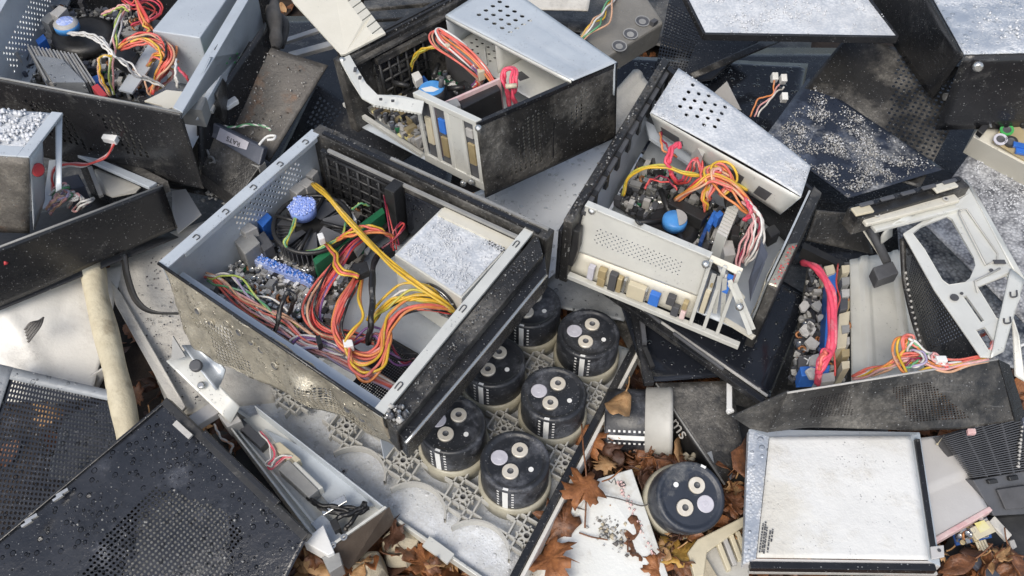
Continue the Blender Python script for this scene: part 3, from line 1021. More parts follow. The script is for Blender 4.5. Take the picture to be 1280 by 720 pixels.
# ================================================================== capacitor tray
t = thing('capacitor_tray', P(560, 600, .0), 'speckled grey metal tray with a plastic ring lattice holding six capacitors', 'capacitor tray')
ZT, ZL, ZC = .034, .057, .108
tc = PL((284, 508, ZT), (634, 748, ZT), (795, 440, ZT), (480, 330, ZT))
MB().sheet(surf(tc, .001, 6, 71), 20, 20, 'tray').build('base_plate', t, solid=.003)
mb = MB()
strip(mb, tc[1] + V((0, 0, .03)), tc[2] + V((0, 0, .034)), .009, .036, 'black')
mb.build('dark_side_rail', t, bevel=.001)
mb = MB()
d = (tc[2] - tc[1]).cross(V((0, 0, 1))).normalized()
strip(mb, tc[1] + d * .0075 + V((0, 0, .024)), tc[2] + d * .0075 + V((0, 0, .029)), .005, .03, 'housing')
mb.build('pale_side_rail', t, bevel=.0008)
mb = MB()
strip(mb, tc[0] + V((0, 0, .012)), tc[1] + V((0, 0, .012)), .004, .016, 'pale')
mb.build('front_lip', t, bevel=.0008)
mb = MB()
mb.box(P(548, 688, ZT + .014), V((.022, -.016, 0)) * .7, V((.004, .006, 0)), V((0, 0, .002)), 'pale')
mb.build('tape_patch', t)
# fit lattice to the six tops
A0 = P(735, 414, ZC)
obs = {(0, 0): (735, 414), (1, 0): (692, 489), (2, 0): (645, 579), (0, 1): (664, 382), (1, 1): (617, 449), (2, 1): (564, 528)}
pts = {k: P(*v, ZC) for k, v in obs.items()}
va = ((pts[2, 0] - pts[0, 0]) + (pts[2, 1] - pts[0, 1])) / 4
vb = ((pts[0, 1] - pts[0, 0]) + (pts[1, 1] - pts[1, 0]) + (pts[2, 1] - pts[2, 0])) / 3
cen = sum(pts.values(), V()) / 6
OR = cen - va - vb * .5
gp = lambda i, j: OR + va * i + vb * j
RC = .0425
RH = min(va.length, vb.length) * .5 - .002
holes = [(i, j) for i in range(0, 4) for j in range(0, 3)] + [(2, 3), (1, 3)]


def intray(p):
    for k in range(4):
        a, b = tc[k], tc[(k + 1) % 4]
        if (b.x - a.x) * (p.y - a.y) - (b.y - a.y) * (p.x - a.x) < .004 * (b - a).length:
            return False
    return True


rings = MB()
for i, j in holes:
    c0 = gp(i, j)
    c0 = V((c0.x, c0.y, ZL))
    rp = []
    for s in range(49):
        a = s / 48 * 2 * math.pi
        q = c0 + V((math.cos(a), math.sin(a), 0)) * RH
        rp.append(q if intray(q) and not (i == 3 and (q - c0).dot(va.normalized()) > -.014) else None)
    mi = rings.m('lattice')
    for s in range(48):
        if rp[s] is None or rp[s + 1] is None:
            continue
        p0, p1 = rp[s], rp[s + 1]
        i0, i1 = (p0 - c0) * (1 - .0025 / RH) + c0, (p1 - c0) * (1 - .0025 / RH) + c0
        dn = V((0, 0, -.012))
        q = rings.add([p0, p1, i1, i0, p0 + dn, p1 + dn, i1 + dn, i0 + dn])
        for f in ([0, 1, 2, 3], [1, 0, 4, 5], [3, 2, 6, 7], [7, 6, 5, 4]):
            rings.face([q + k for k in f], mi)
rings.build('lattice_rings', t)
ua, ub = va.normalized(), vb.normalized()
n1, n2 = (ua + ub).normalized(), (ua - ub).normalized()
hc = [V((gp(i, j).x, gp(i, j).y, 0)) for i in range(-1, 6) for j in range(-1, 5)]


def free(p):
    if not intray(p):
        return False
    q = V((p.x, p.y, 0))
    return all((q - h).length > RH - .001 for h in hc)


for i in range(-1, 3):
    for j in range(-1, 4):
        if not any((a, b) in holes for a in (i, i + 1) for b in (j, j + 1)):
            continue
        c0 = gp(i + .5, j + .5)
        c0 = V((c0.x, c0.y, ZL))
        if not intray(c0):
            continue
        ribs = MB()

        def seg(a, b):
            n = 26
            run = None
            for k in range(n + 1):
                p = a.lerp(b, k / n)
                ok = free(p)
                if ok and run is None:
                    run = p
                if run is not None and (not ok or k == n):
                    e = a.lerp(b, (k - (0 if ok else 1)) / n)
                    if (e - run).length > .003:
                        strip(ribs, run, e, .0021, .010, 'lattice')
                    run = None
        for k in range(-2, 3):
            if k == 0:
                continue
            off = .0105 * k
            seg(c0 + ua * off - ub * .034, c0 + ua * off + ub * .034)
            seg(c0 + ub * off - ua * .034, c0 + ub * off + ua * .034)
        for k in range(8):
            a = k * math.pi / 4 + .39
            d = V((math.cos(a), math.sin(a), 0))
            seg(c0 + d * .005, c0 + d * .014)
        ribs.lathe(c0 - V((0, 0, .012)), V((0, 0, 1)), [(.006, 0), (.006, .0125), (.0035, .0125), (.0033, .004)], ['lattice', 'lattice', 'ink'], 14)
        ribs.build('lattice_star', t, kind='stuff')


def capacitor(label, mt='cap', group=None, h=.085, ring='capring'):
    """upright capacitor standing at the origin, its marking band facing -y"""
    c = thing('capacitor', V((0, 0, 0)), label, 'capacitor', group)
    z = V((0, 0, 1))
    body = MB()
    body.lathe(V((0, 0, 0)), z, [(RC - .002, 0), (RC, .002), (RC, h - .003), (RC - .0015, h - .0006), (RC - .004, h), (RC - .006, h - .0004), (RC - .0075, h - .0022), (RC - .010, h - .0026), (.001, h - .0026)], mt, 40)
    body.build('can', c)
    r = MB()
    r.lathe(V((0, 0, 0)), z, [(RC + .0012, .014), (RC + .0035, .015), (RC + .0035, .038), (RC + .001, .041), (RC + .0003, .041)], ring, 40)
    r.build('base_ring', c)
    zt = h - .0026
    for x, y in ((.007, .0135), (-.0065, -.0145)):
        tm = MB()
        tm.lathe(V((x, y, zt)), z, [(.0102, 0), (.0102, .0030), (.0095, .0038), (.0040, .0038), (.0036, .0016), (.0005, .0014)], ['terminal', 'terminal', 'terminal', 'dgrey', 'dgrey'], 22)
        tm.build('terminal', c)
    vd = MB()
    vd.lathe(V((-.0185, .006, zt)), z, [(.0105, 0), (.0105, .0008), (.0095, .0012), (.0035, .0012), (.003, .0019), (.0005, .0019)], 'vent_disc', 22)
    vd.build('vent_plug', c)
    dt = MB()
    dt.lathe(V((.0185, -.0125, zt)), z, [(.0032, 0), (.0032, .0009)], 'white', 12)
    dt.build('marker_dot', c)
    pr = MB()
    mi = pr.m('white')

    BA = R(-109)

    def patch(a0, a1, z0, z1, rr=RC + .0003):
        n = max(1, int(abs(a1 - a0) / .06))
        for k in range(n):
            b0, b1 = BA + a0 + (a1 - a0) * k / n, BA + a0 + (a1 - a0) * (k + 1) / n
            q = pr.add([V((rr * math.cos(b0), rr * math.sin(b0), z0)), V((rr * math.cos(b1), rr * math.sin(b1), z0)), V((rr * math.cos(b1), rr * math.sin(b1), z1)), V((rr * math.cos(b0), rr * math.sin(b0), z1))])
            pr.face([q, q + 1, q + 2, q + 3], mi)
    patch(-.10, .06, .020, h - .004)
    for k in range(10):
        zz = h - .008 - k * .0065
        if zz > .02:
            patch(-.27, -.20, zz, zz + .0028)
            patch(.16, .23, zz, zz + .0028)
    # the band turns over onto the lid
    q = pr.add([V((RC * math.cos(a + BA) * s, RC * math.sin(a + BA) * s, h + .0002)) for s, a in ((.985, -.10), (.985, .06), (.91, .06), (.91, -.10))])
    pr.face([q, q + 1, q + 2, q + 3], mi)
    pr.build('printed_band', c)
    return c


def place(c, loc, rz=0, tilt=None):
    c.location = loc
    m_ = Matrix.Rotation(rz, 3, 'Z')
    if tilt is not None:
        m_ = tilt @ m_
    c.rotation_euler = m_.to_euler()


def copy_tree(o, parent=None):
    c = o.copy()
    COL.objects.link(c)
    if parent:
        c.parent = parent
    for ch in list(o.children):
        copy_tree(ch, c)
    return c


proto = capacitor('capacitor at the far right corner of the tray, next to the glossy black sheet', group='capacitors in the tray')
labs = {(0, 0): None,
        (1, 0): 'middle capacitor of the right row in the tray, by the dark side rail',
        (2, 0): 'black capacitor nearest the camera in the tray, beside the empty ring',
        (0, 1): 'farthest capacitor of the left row, partly under the corner of the central case',
        (1, 1): 'middle capacitor of the left row, beside the black bezel of the central case',
        (2, 1): 'black capacitor in the left row under the lower end of the central case'}
BAND = 0
for k, lb in labs.items():
    c = proto if lb is None else copy_tree(proto)
    if lb:
        c['label'] = lb
    p = gp(*k)
    place(c, V((p.x, p.y, ZC - .085)), BAND + RW.uniform(-.1, .1))
# loose ones
c = copy_tree(proto)
c['label'] = 'loose blue black capacitor standing tilted among the brown leaves'
del c['group']
for ch in c.children:
    if ch.name.startswith('can'):
        ch.data = ch.data.copy()
        ch.data.materials[0] = M['capblue']
ax = V((.10, -.34, .93)).normalized()
tq = V((0, 0, 1)).rotation_difference(ax).to_matrix()
pt = P(864, 621, .088)
place(c, pt - ax * .085, R(175), tq)
c = copy_tree(proto)
c['label'] = 'loose capacitor lying on its side in the leaves, pale ring showing'
del c['group']
ax = V((-.97, .12, -.12)).normalized()
tq = V((0, 0, 1)).rotation_difference(ax).to_matrix()
pt = P(838, 528, .048)
place(c, pt, R(40), tq)
for ch in c.children:
    if ch.name.startswith('base_ring'):
        mb = MB()
        mb.lathe(V((0, 0, 0)), V((0, 0, 1)), [(RC - .004, -.003), (RC + .003, -.002), (RC + .005, .002), (RC + .0035, .006), (RC + .0035, .032), (RC + .0005, .033)], 'lattice', 40)
        ch.data = mb.build('tmp_ring').data
        tmp = [x for x in bpy.data.objects if x.name.startswith('tmp_ring')]
        off = tmp[0].location.copy()
        for v in ch.data.vertices:
            v.co += off
        bpy.data.objects.remove(tmp[0])
        ch.data.name = 'wide_base_ring'
# ================================================================== CASE G, the central one
G = Fr(P(200, 330, .285), P(480, 520, .265), P(668, 290, .27), P(392, 163, .295))
t = thing('computer_case', G.at(.5, .5, -.125), 'central open computer case with a frost covered power supply and coral and yellow cables', 'computer case')
MB().sheet(surf(G.quad(0, 1, .25, 1, -.118), .001, 6, 1), 14, 14, 'steel_in').build('floor', t, solid=.0015)
mb = MB()
G.wall(mb, (0.005, 0), (0.005, 1), -.001, -.118, 'steel', 58, 22, .0004, 2, hole=lambda u, v: .42 < u < .86 and .2 < v < .52 and (int(u * 58) + int(v * 22)) % 2 == 0, ratio=.42)
mb.build('rear_wall', t, solid=.001)
mb = MB()
G.block(mb, -.008, .036, -.005, 1.0, .0015, -.0015, 'steel')
G.block(mb, .034, .038, .1, .97, .001, -.007, 'steel')
o = mb.build('rear_rim', t, bevel=.0006)
for v in (.18, .36, .54, .72, .9):
    mb = MB()
    a = G.at(.012, v, .0022)
    e = (G.at(.012, v + .02, .0022) - a)
    mb.tube(spline([a, a + e, a + e + (G.u - G.o) * .018, a + (G.u - G.o) * .018]), .0008, 'dgrey', 5)
    mb.build('rim_slot', o)
# dented side panel facing the camera
c = [G.at(-.002, -.004, .001), G.at(1.0, -.004, .001), P(494, 556, .205), P(240, 432, .175)]


def dent(u, v):
    return -.016 * math.exp(-((u - .62) ** 2 / .008 + (v - .7) ** 2 / .1)) + .013 * math.exp(-((u - .72) ** 2 / .004 + (v - .6) ** 2 / .2)) - .006 * math.exp(-((u - .2) ** 2 / .01 + (v - .9) ** 2 / .1))


MB().perf(surf(c, .006, 22, 5, dent), 66, 22, 'dentbeige', lambda u, v: (inpoly(u, v, [(.13, .45), (.30, .35), (.36, .92), (.2, .95)]) or inpoly(u, v, [(.60, .55), (.72, .5), (.92, .95), (.62, .95)])) and v < .95, .41).build('dented_side_panel', t, solid=.0012)
mb = MB()
mb.sheet(surf([G.at(.01, .075, -.034), G.at(.98, .085, -.034), G.at(.98, .085, -.07), G.at(.01, .075, -.112)], .0005, 8, 3), 10, 4, 'black')  # added black sheet stands in for the shade behind the panel's holes
mb.build('hole_shade_backing', t)
mb = MB()
for u, v in ((.16, .3), (.2, .42), (.28, .3), (.40, .33), (.44, .38), (.36, .25), (.5, .5), (.83, .5), (.88, .62)):
    fn = surf(c, .006, 22, 5, dent)
    p = fn(u, v)
    n = -frame_n([c[0], c[1], c[2], c[3]])
    nn = (c[1] - c[0]).cross(c[3] - c[0]).normalized()
    if nn.dot(CAM - p) < 0:
        nn = -nn
    mb.lathe(p, nn, [(.0052, -.001), (.0058, .0012), (.0042, .0016), (.0034, .0002), (.0005, .0002)], ['dentbeige', 'dentbeige', 'dgrey', 'ink'], 14)
mb.build('screw_boss', t, kind='stuff')
mb = MB()
mb.tube([G.at(-.002, -.004, .002), G.at(1.0, -.004, .002)], .0022, 'black', 6)
mb.build('side_edge', t)
mb = MB()
G.block(mb, .02, .55, .012, .07, -.030, -.032, 'steel_in')
G.block(mb, .55, .97, .04, .08, -.030, -.032, 'steel_in')
mb.build('side_flange', t)
# front end: pale rim and stepped black bezel
mb = MB()
G.block(mb, .962, 1.0, -.01, 1.0, .003, -.0015, 'pale')
G.block(mb, .962, .966, 0, 1, -.0015, -.118, 'steel_in')
o = mb.build('front_rim', t, bevel=.0006)
for v in (.1, .5, .88):
    mb = MB()
    a = G.at(.985, v, .0036)
    e = (G.at(.985, v + .03, .0036) - a)
    mb.tube(spline([a, a + e, a + e - (G.u - G.o) * .012, a - (G.u - G.o) * .012]), .0008, 'dgrey', 5)
    mb.build('rim_slot', o)
mb = MB()
G.pblock(mb, [(480, 521), (496, 540), (679, 318), (672, 290)], -.001, -.05, 'black_dusty')
mb.build('bezel_top', t, bevel=.0015)
mb = MB()
G.pblock(mb, [(497, 541), (509, 555), (684, 343), (681, 318)], -.014, -.05, 'black')
mb.build('bezel_step', t, bevel=.0015)
mb = MB()
mb.tube(spline([G.px(507, 554, -.013), G.px(600, 445, -.0125), G.px(683, 344, -.013)]), .0022, 'chrome', 6)
mb.build('bezel_edge', t)
mb = MB()
G.pblock(mb, [(655, 372), (664, 370), (682, 342), (676, 336)], -.02, -.026, 'pale')
mb.build('corner_tab', t)
rr = random.Random(3)
mb = MB()
for k in range(26):
    mb.oct(G.px(rr.uniform(482, 508), rr.uniform(508, 526), .002), rr.uniform(.002, .006), rr.choice(('grey', 'lgrey', 'dgrey', 'chrome')), rr)
mb.build('broken_corner', t, kind='stuff')
# far wall: stepped black plastic
mb = MB()
G.block(mb, .0, 1.06, .985, 1.05, .002, -.118, 'black_dusty')
G.block(mb, .08, .98, .955, .985, -.012, -.03, 'black_dusty')
mb.build('far_beam', t, bevel=.002)
mb = MB()
strip(mb, G.at(.1, .95, -.006), G.at(.98, .955, -.004), .004, .004, 'grey')
strip(mb, G.at(.05, 1.0, .006), G.at(1.02, 1.0, .006), .006, .004, 'black')
strip(mb, G.at(.35, 1.03, .005), G.at(1.04, 1.035, .005), .004, .003, 'grey')
mb.build('beam_ridge', t)
mb = MB()
fr = Fr(G.at(.10, .93, -.015), G.at(.40, .93, -.015), G.at(.40, .93, -.10), G.at(.10, .93, -.10))
for k in range(7):
    a, b = G.at(.10 + .05 * k, .93, -.015), G.at(.10 + .05 * k, .93, -.108)
    mb.tube([a, b], .0022, 'black_plastic', 5)
for k in range(6):
    a, b = G.at(.10, .93, -.015 - .018 * k), G.at(.40, .93, -.015 - .018 * k)
    mb.tube([a, b], .0022, 'black_plastic', 5)
G.block(mb, .07, .43, .935, .955, -.01, -.11, 'black')
mb.build('fan_grille', t)
mb = MB()
G.block(mb, .41, .455, .88, .955, -.004, -.11, 'black_plastic')
mb.build('grille_post', t, bevel=.001)
mb = MB()
G.block(mb, .46, .66, .945, .957, -.02, -.1, 'black_wet')
mb.build('smooth_plate', t, bevel=.001)
mb = MB()
G.block(mb, .64, .96, .90, .95, -.012, -.016, 'cream')
mb.build('cream_ledge', t)
# power supply
PQ = [(553, 259), (641, 303), (577, 373), (493, 318)]
ps = MB()
G.pblock(ps, PQ, -.018, -.112, 'pale')
psu = ps.build('power_supply', t, bevel=.001)
c = [G.px(x, y, -.0165) for x, y in ((553, 261), (638, 303), (576, 370), (496, 318))]
MB().sheet(surf(c, .0006, 30, 4), 16, 16, 'frost').build('frosted_top', psu)
mb = MB()
a, b = G.px(493, 318, -.018), G.px(577, 373, -.018)
ex = (b - a).normalized()
fc = a.lerp(b, .68) - G.n * .034
nf = ex.cross(G.n).normalized()
if nf.dot(CAM - fc) < 0:
    nf = -nf
mb.lathe(fc + nf * .0005, nf, [(.028, 0), (.028, .001)], 'ink', 28)
mb.build('fan_opening', psu)
mb = MB()
for rad in (.008, .0135, .019, .0245):
    mb.tube([fc + nf * .003 + (ex * math.cos(q) + G.n * math.sin(q)) * rad for q in [k / 28 * 6.2832 for k in range(29)]], .0012, 'chrome', 5, cap=False)
for q in (0, 1.57, 3.14, 4.71):
    mb.tube([fc + nf * .003, fc + nf * .003 + (ex * math.cos(q + .6) + G.n * math.sin(q + .6)) * .028], .0012, 'chrome', 5)
mb.build('fan_guard', psu)
mb = MB()
for k in range(6):
    for q in range(3):
        p = G.px(612 + 3.6 * k, 298 + 2.2 * k + 3.5 * q, -.0155)
        mb.box(p, ex * .0012, G.n.cross(ex) * .0009, G.n * .0004, 'dgrey')
mb.build('vent_slots', psu, kind='stuff')
# motherboard
mb = MB()
BQ = [(258, 375), (368, 222), (482, 262), (395, 452)]
G.pblock(mb, BQ, -.098, -.102, 'pcb')
board = mb.build('motherboard', t)
comps(G, BQ, -.098, 420, 21, board)
comps(G, [(285, 345), (330, 300), (400, 350), (370, 420)], -.098, 330, 22, board, ('grit', 'lgrey', 'grey', 'grit', 'white', 'pcb', 'ice'), .012, .006, 'dusty_debris')
# cooler
cc = G.px(392, 287, -.07)
cool = MB()
cool.lathe(cc - G.n * .03, G.n, [(.044, 0), (.044, .010), (.030, .012), (.030, .03)], 'black_plastic', 30)
cl = cool.build('cpu_cooler', t)
mb = MB()
ax_ = (G.u - G.o).normalized()
ay_ = G.n.cross(ax_)
for k in range(44):
    a = k / 44 * 6.2832
    d = ax_ * math.cos(a) + ay_ * math.sin(a)
    mb.box(cc + d * .036 - G.n * .008, d * .012, G.n.cross(d) * .0007, G.n * .011, 'dgrey')
mb.build('cooling_fin', cl, kind='stuff')
mb = MB()
mb.tube([cc + G.n * .012 + (ax_ * math.cos(q) + ay_ * math.sin(q)) * .050 for q in [k / 40 * 6.2832 for k in range(41)]], .0032, 'black_plastic', 7, cap=False)
for q in (.4, 1.97, 3.54, 5.11):
    mb.tube([cc + G.n * .014 + (ax_ * math.cos(q) + ay_ * math.sin(q)) * .050, cc + G.n * .014 + (ax_ * math.cos(q + .25) + ay_ * math.sin(q + .25)) * .012], .0028, 'black_plastic', 6)
mb.build('fan_frame', cl)
mb = MB()
for k in range(7):
    a = k / 7 * 6.2832
    d = ax_ * math.cos(a) + ay_ * math.sin(a)
    s_ = G.n.cross(d)
    mb.prism([cc + d * .014 - s_ * .004 + G.n * .006, cc + d * .044 - s_ * .012 + G.n * .002, cc + d * .045 + s_ * .010 + G.n * .010, cc + d * .014 + s_ * .006 + G.n * .010], G.n * .001, 'dgrey')
mb.build('fan_blade', cl, kind='stuff')
hub = G.px(378, 259, -.04)
mb = MB()
mb.lathe(hub - G.n * .012, G.n, [(.017, 0), (.0175, .012), (.016, .015), (.010, .017), (.001, .018)], 'bluefrost', 26)
hb = mb.build('frosted_hub', cl)
mb = MB()
for k in range(340):
    a, r0 = rr.uniform(0, 6.28), .0175 * math.sqrt(rr.random())
    mb.oct(hub + (ax_ * math.cos(a) + ay_ * math.sin(a)) * r0 + G.n * (.004 + .0015 * (1 - r0 / .0175)), rr.uniform(.0010, .0030), rr.choice(('bluefrost', 'bluefrost', 'bluefrost', 'lilac_ice')), rr)
mb.build('frost_grains', hb, kind='stuff')
# memory
mb = MB()
G.pblock(mb, [(391, 324), (395, 331), (481, 266), (478, 259)], -.062, -.098, 'green')
o = mb.build('memory_module', t)
mb = MB()
for k in range(6):
    p = G.px(400 + 14 * k, 331 - 10.4 * k, -.075)
    mb.box(p, (G.px(414, 321, -.075) - G.px(400, 331, -.075)) * .36, G.n * .007, V((.0008, -.001, 0)), 'ink')
mb.build('memory_chip', o, kind='stuff')
mb = MB()
G.pblock(mb, [(403, 338), (406, 343), (492, 278), (490, 272)], -.083, -.098, 'black_plastic')
mb.build('memory_slot', t)
# slots, blocks
mb = MB()
G.pblock(mb, [(309, 322), (315, 313), (393, 345), (389, 355)], -.082, -.098, 'bluefrost')
o = mb.build('blue_slot', t, bevel=.002)
mb = MB()
for k in range(260):
    s_ = rr.random()
    p = G.px(312 + 78 * s_ + rr.uniform(-4, 4), 318 + 32 * s_ + rr.uniform(-4, 4), -.081)
    mb.oct(p, rr.uniform(.001, .0030), rr.choice(('blue', 'blue', 'bluefrost', 'bluefrost', 'lilac_ice')), rr)
mb.build('frost_grains', o, kind='stuff')
for q in ([(350, 224), (363, 214), (376, 221), (363, 232)], [(360, 236), (371, 228), (382, 234), (371, 243)], [(371, 229), (382, 221), (393, 227), (383, 235)], [(376, 216), (384, 207), (398, 213), (390, 222)], [(352, 212), (368, 200), (380, 206), (366, 216)]):
    mb = MB()
    G.pblock(mb, q, -.055, -.098, 'lgrey')
    mb.build('port_block', t, bevel=.0012)
for q, w, mt in (([(292, 300), (312, 286), (325, 303), (306, 318)], -.06, 'grey'), ([(318, 296), (330, 288), (342, 306), (330, 314)], -.066, 'dgrey'), ([(296, 284), (310, 276), (322, 284), (306, 292)], -.05, 'lgrey')):
    mb = MB()
    G.pblock(mb, q, w, -.098, mt)
    mb.build('heat_sink', t, bevel=.0012)
mb = MB()
G.pblock(mb, [(321, 277), (334, 265), (340, 271), (328, 284)], -.06, -.098, 'blue')
mb.build('blue_connector', t, bevel=.001)
mb = MB()
fn = surf([G.px(258, 286, -.02), G.px(270, 282, -.02), G.px(292, 318, -.08), G.px(278, 326, -.085)], .001, 9, 3, lambda u, v: .012 * math.sin(v * 3.1))
mb.sheet(fn, 5, 12, 'pinkstain')
mb.build('ribbon_cable', t, solid=.0012)
mb = MB()
fn = surf(G.quad(.70, .93, .10, .44, -.108), .0005, 8, 2)
mb.perf(fn, 26, 30, 'black', lambda u, v: .1 < u < .9 and .1 < v < .9, .3)
mb.build('vent_plate', t, solid=.001)
# wires of the central case
wires(t, fw(G, [(392, 230, -.05), (412, 250, -.018), (445, 288, -.015), (490, 330, -.012), (530, 362, -.012), (560, 385, -.03), (578, 400, -.06)]), ['yellow'] * 4, .0020, .004, .002)
wires(t, fw(G, [(455, 296, -.06), (435, 308, -.045), (418, 330, -.04), (400, 356, -.045), (389, 384, -.05), (394, 404, -.055), (412, 416, -.055), (440, 420, -.06), (470, 428, -.065)]),
      ['coral', 'coral', 'black', 'coral', 'red', 'coral', 'purple', 'peach', 'hotpink'], .0019, .008, .004)
wires(t, fw(G, [(450, 342, -.05), (438, 362, -.035), (424, 384, -.03), (417, 408, -.035), (424, 430, -.04), (440, 444, -.045), (462, 447, -.045), (480, 434, -.04), (488, 412, -.035), (506, 392, -.03), (535, 386, -.03), (566, 390, -.05)]),
      ['coral', 'coral', 'red', 'orange', 'coral', 'red', 'black', 'coral', 'coral'], .0020, .007, .003)
wires(t, fw(G, [(462, 402, -.07), (474, 386, -.05), (492, 370, -.035), (516, 364, -.03), (540, 370, -.03), (566, 386, -.05)]), ['olive', 'yellow', 'yellow', 'black', 'olive', 'yellow', 'yellow'], .0020, .007, .003)
wires(t, fw(G, [(452, 344, -.05), (448, 372, -.02), (452, 395, -.018), (440, 412, -.02), (431, 428, -.025), (438, 446, -.03), (456, 452, -.03), (474, 440, -.03), (478, 410, -.03), (488, 390, -.03), (520, 372, -.03), (560, 386, -.05)]), ['orange', 'yellow'], .0020, .003, .002)
wires(t, fw(G, [(436, 432, -.03), (440, 458, -.03), (456, 470, -.035), (474, 462, -.035), (484, 440, -.03), (487, 415, -.035)]), ['orange', 'yellow', 'coral'], .0020, .004, .003)
wires(t, fw(G, [(256, 344, -.075), (275, 352, -.06), (300, 376, -.05), (330, 394, -.05), (355, 408, -.05), (380, 428, -.055), (410, 440, -.06), (450, 462, -.065), (492, 484, -.08)]),
      ['peach', 'pink', 'white', 'lilac', 'pink', 'white', 'peach', 'pink', 'white'], .0018, .0075, .004)
wires(t, fw(G, [(262, 348, -.07), (285, 350, -.05), (315, 368, -.045), (345, 390, -.05), (372, 412, -.055)]), ['white', 'green', 'lilac', 'lime', 'black', 'white'], .0016, .009, .006)
wires(t, fw(G, [(300, 378, -.06), (318, 396, -.06), (342, 412, -.06), (372, 424, -.06)]), ['orange', 'yellow', 'peach'], .0017, .004, .003)
wires(t, fw(G, [(430, 440, -.055), (405, 428, -.05), (378, 424, -.05), (366, 428, -.05), (372, 434, -.05), (396, 432, -.05), (430, 444, -.055)]), ['lilac', 'white', 'purple'], .0017, .003, .002)
wires(t, fw(G, [(476, 312, -.05), (466, 336, -.03), (467, 370, -.025), (464, 402, -.03), (460, 430, -.06)]), ['black', 'black'], .0038, .002, .001)
wires(t, fw(G, [(342, 428, -.06), (347, 402, -.03), (352, 378, -.015), (362, 366, -.012), (368, 376, -.02), (362, 392, -.05)]), ['black', 'black'], .0030, .002, .001)
wires(t, fw(G, [(418, 302, -.06), (436, 292, -.03), (458, 288, -.025), (480, 291, -.03), (494, 300, -.05)]), ['orange', 'coral', 'coral', 'yellow'], .0019, .004, .003)
wires(t, fw(G, [(408, 304, -.055), (420, 320, -.03), (428, 336, -.02), (448, 346, -.03)]), ['yellow', 'yellow', 'coral', 'red'], .0019, .004, .002)
wires(t, fw(G, [(470, 318, -.06), (486, 304, -.04), (500, 290, -.03), (508, 280, -.03), (500, 274, -.03), (488, 286, -.03), (494, 310, -.05), (484, 262, -.03), (480, 236, -.05)]), ['red', 'maroon'], .0012, .004, .004)
wires(t, fw(G, [(370, 270, -.045), (365, 288, -.04), (356, 302, -.05), (362, 314, -.06), (378, 317, -.065), (400, 310, -.06), (425, 296, -.05), (432, 278, -.05)]), ['lime', 'olive', 'green'], .0016, .002, .002)
wires(t, fw(G, [(440, 262, -.05), (450, 256, -.04), (462, 258, -.05)]), ['lime', 'green'], .0014, .002, .001)
wires(t, fw(G, [(436, 440, -.08), (448, 428, -.06), (470, 420, -.055), (480, 440, -.06), (500, 455, -.07), (520, 452, -.09)]), ['purple', 'black', 'lilac', 'maroon', 'purple'], .0017, .007, .005)
for q, w, mt in (([(440, 330), (458, 326), (462, 338), (444, 346)], -.03, 'black_plastic'), ([(396, 292), (403, 290), (406, 297), (399, 300)], -.03, 'white'), ([(437, 300), (452, 292), (456, 302), (446, 316)], -.07, 'lgrey'), ([(394, 420), (400, 418), (403, 428), (397, 432)], -.035, 'black_plastic'), ([(478, 306), (490, 300), (494, 312), (482, 320)], -.06, 'black_plastic'), ([(434, 270), (441, 266), (446, 274), (438, 278)], -.06, 'white'), ([(428, 424), (440, 424), (442, 432), (430, 434)], -.025, 'white')):
    mb = MB()
    G.pblock(mb, q, w, w - .012, mt)
    mb.build('plug', t, bevel=.001)
grains('ice_grains', [G.px(x, y, -.0155) for x, y in ((555, 268), (630, 305), (576, 366), (505, 318))], 1100, .0004, .0017, 'ice', 35, 'white ice pellets lying on the power supply of the central case', cat='ice grains', more=('frost',))

# ================================================================== CASE D, top middle
D = Fr(P(430, 76, .31), P(597, 154, .335), P(771, 79, .34), P(622, -24, .32))
t = thing('computer_case', D.at(.5, .5, -.13), 'top middle open computer case with a bare silver drive cage and pink data cable', 'computer case')
MB().sheet(surf(D.quad(0, 1, 0, 1, -.115), .001, 6, 1), 14, 14, 'steel_in').build('floor', t, solid=.0015)
mb = MB()
c = [D.at(1, -.01, 0), D.at(1, 1.0, 0), D.at(1, 1.0, -.125), D.at(1, -.01, -.125)]
mb.perf(surf(c, .0012, 8, 3), 54, 22, 'black_dusty', lambda u, v: (inpoly(u, v, [(.16, .88), (.32, .2), (.48, .2), (.42, .88)]) and int(u * 54) % 2 == 0) or (inpoly(u, v, [(.62, .55), (.70, .15), (.78, .15), (.74, .55)]) and int(u * 54) % 2), .46)
mb.build('vented_side_panel', t, solid=.0015)
mb = MB()
mb.sheet(surf([D.at(.985, .15, -.02), D.at(.985, .5, -.02), D.at(.985, .5, -.115), D.at(.985, .15, -.115)], .0005, 8, 1), 4, 4, 'pale')
mb.build('inner_side_wall', t, solid=.001)
mb = MB()
strip(mb, D.at(1.0, -.01, .002), D.at(1.0, 1.0, .002), .006, .006, 'black')
strip(mb, D.at(1.004, .52, -.05), D.at(1.004, .50, -.11), .002, .002, 'black', (D.u - D.o).normalized())
mb.build('panel_edge', t)
mb = MB()
D.block(mb, .0, 1.0, .985, 1.0, -.001, -.12, 'black')
mb.build('front_wall', t)
mb = MB()
D.block(mb, -.05, .015, -.03, 1.0, .004, -.12, 'black_dusty')
mb.build('far_beam', t, bevel=.002)
mb = MB()
strip(mb, D.at(-.035, .0, .010), D.at(-.035, 1, .010), .006, .006, 'black_plastic')
strip(mb, D.at(-.012, .05, .008), D.at(-.012, .7, .008), .004, .004, 'black_plastic')
strip(mb, D.at(.03, .02, -.004), D.at(.03, .7, -.004), .012, .004, 'black_dusty')
mb.build('beam_ridge', t)
mb = MB()
for k in range(6):
    a, b = D.at(.05, .16 + .055 * k, -.02), D.at(.05, .16 + .055 * k, -.105)
    mb.tube([a, b], .0025, 'black_plastic', 5)
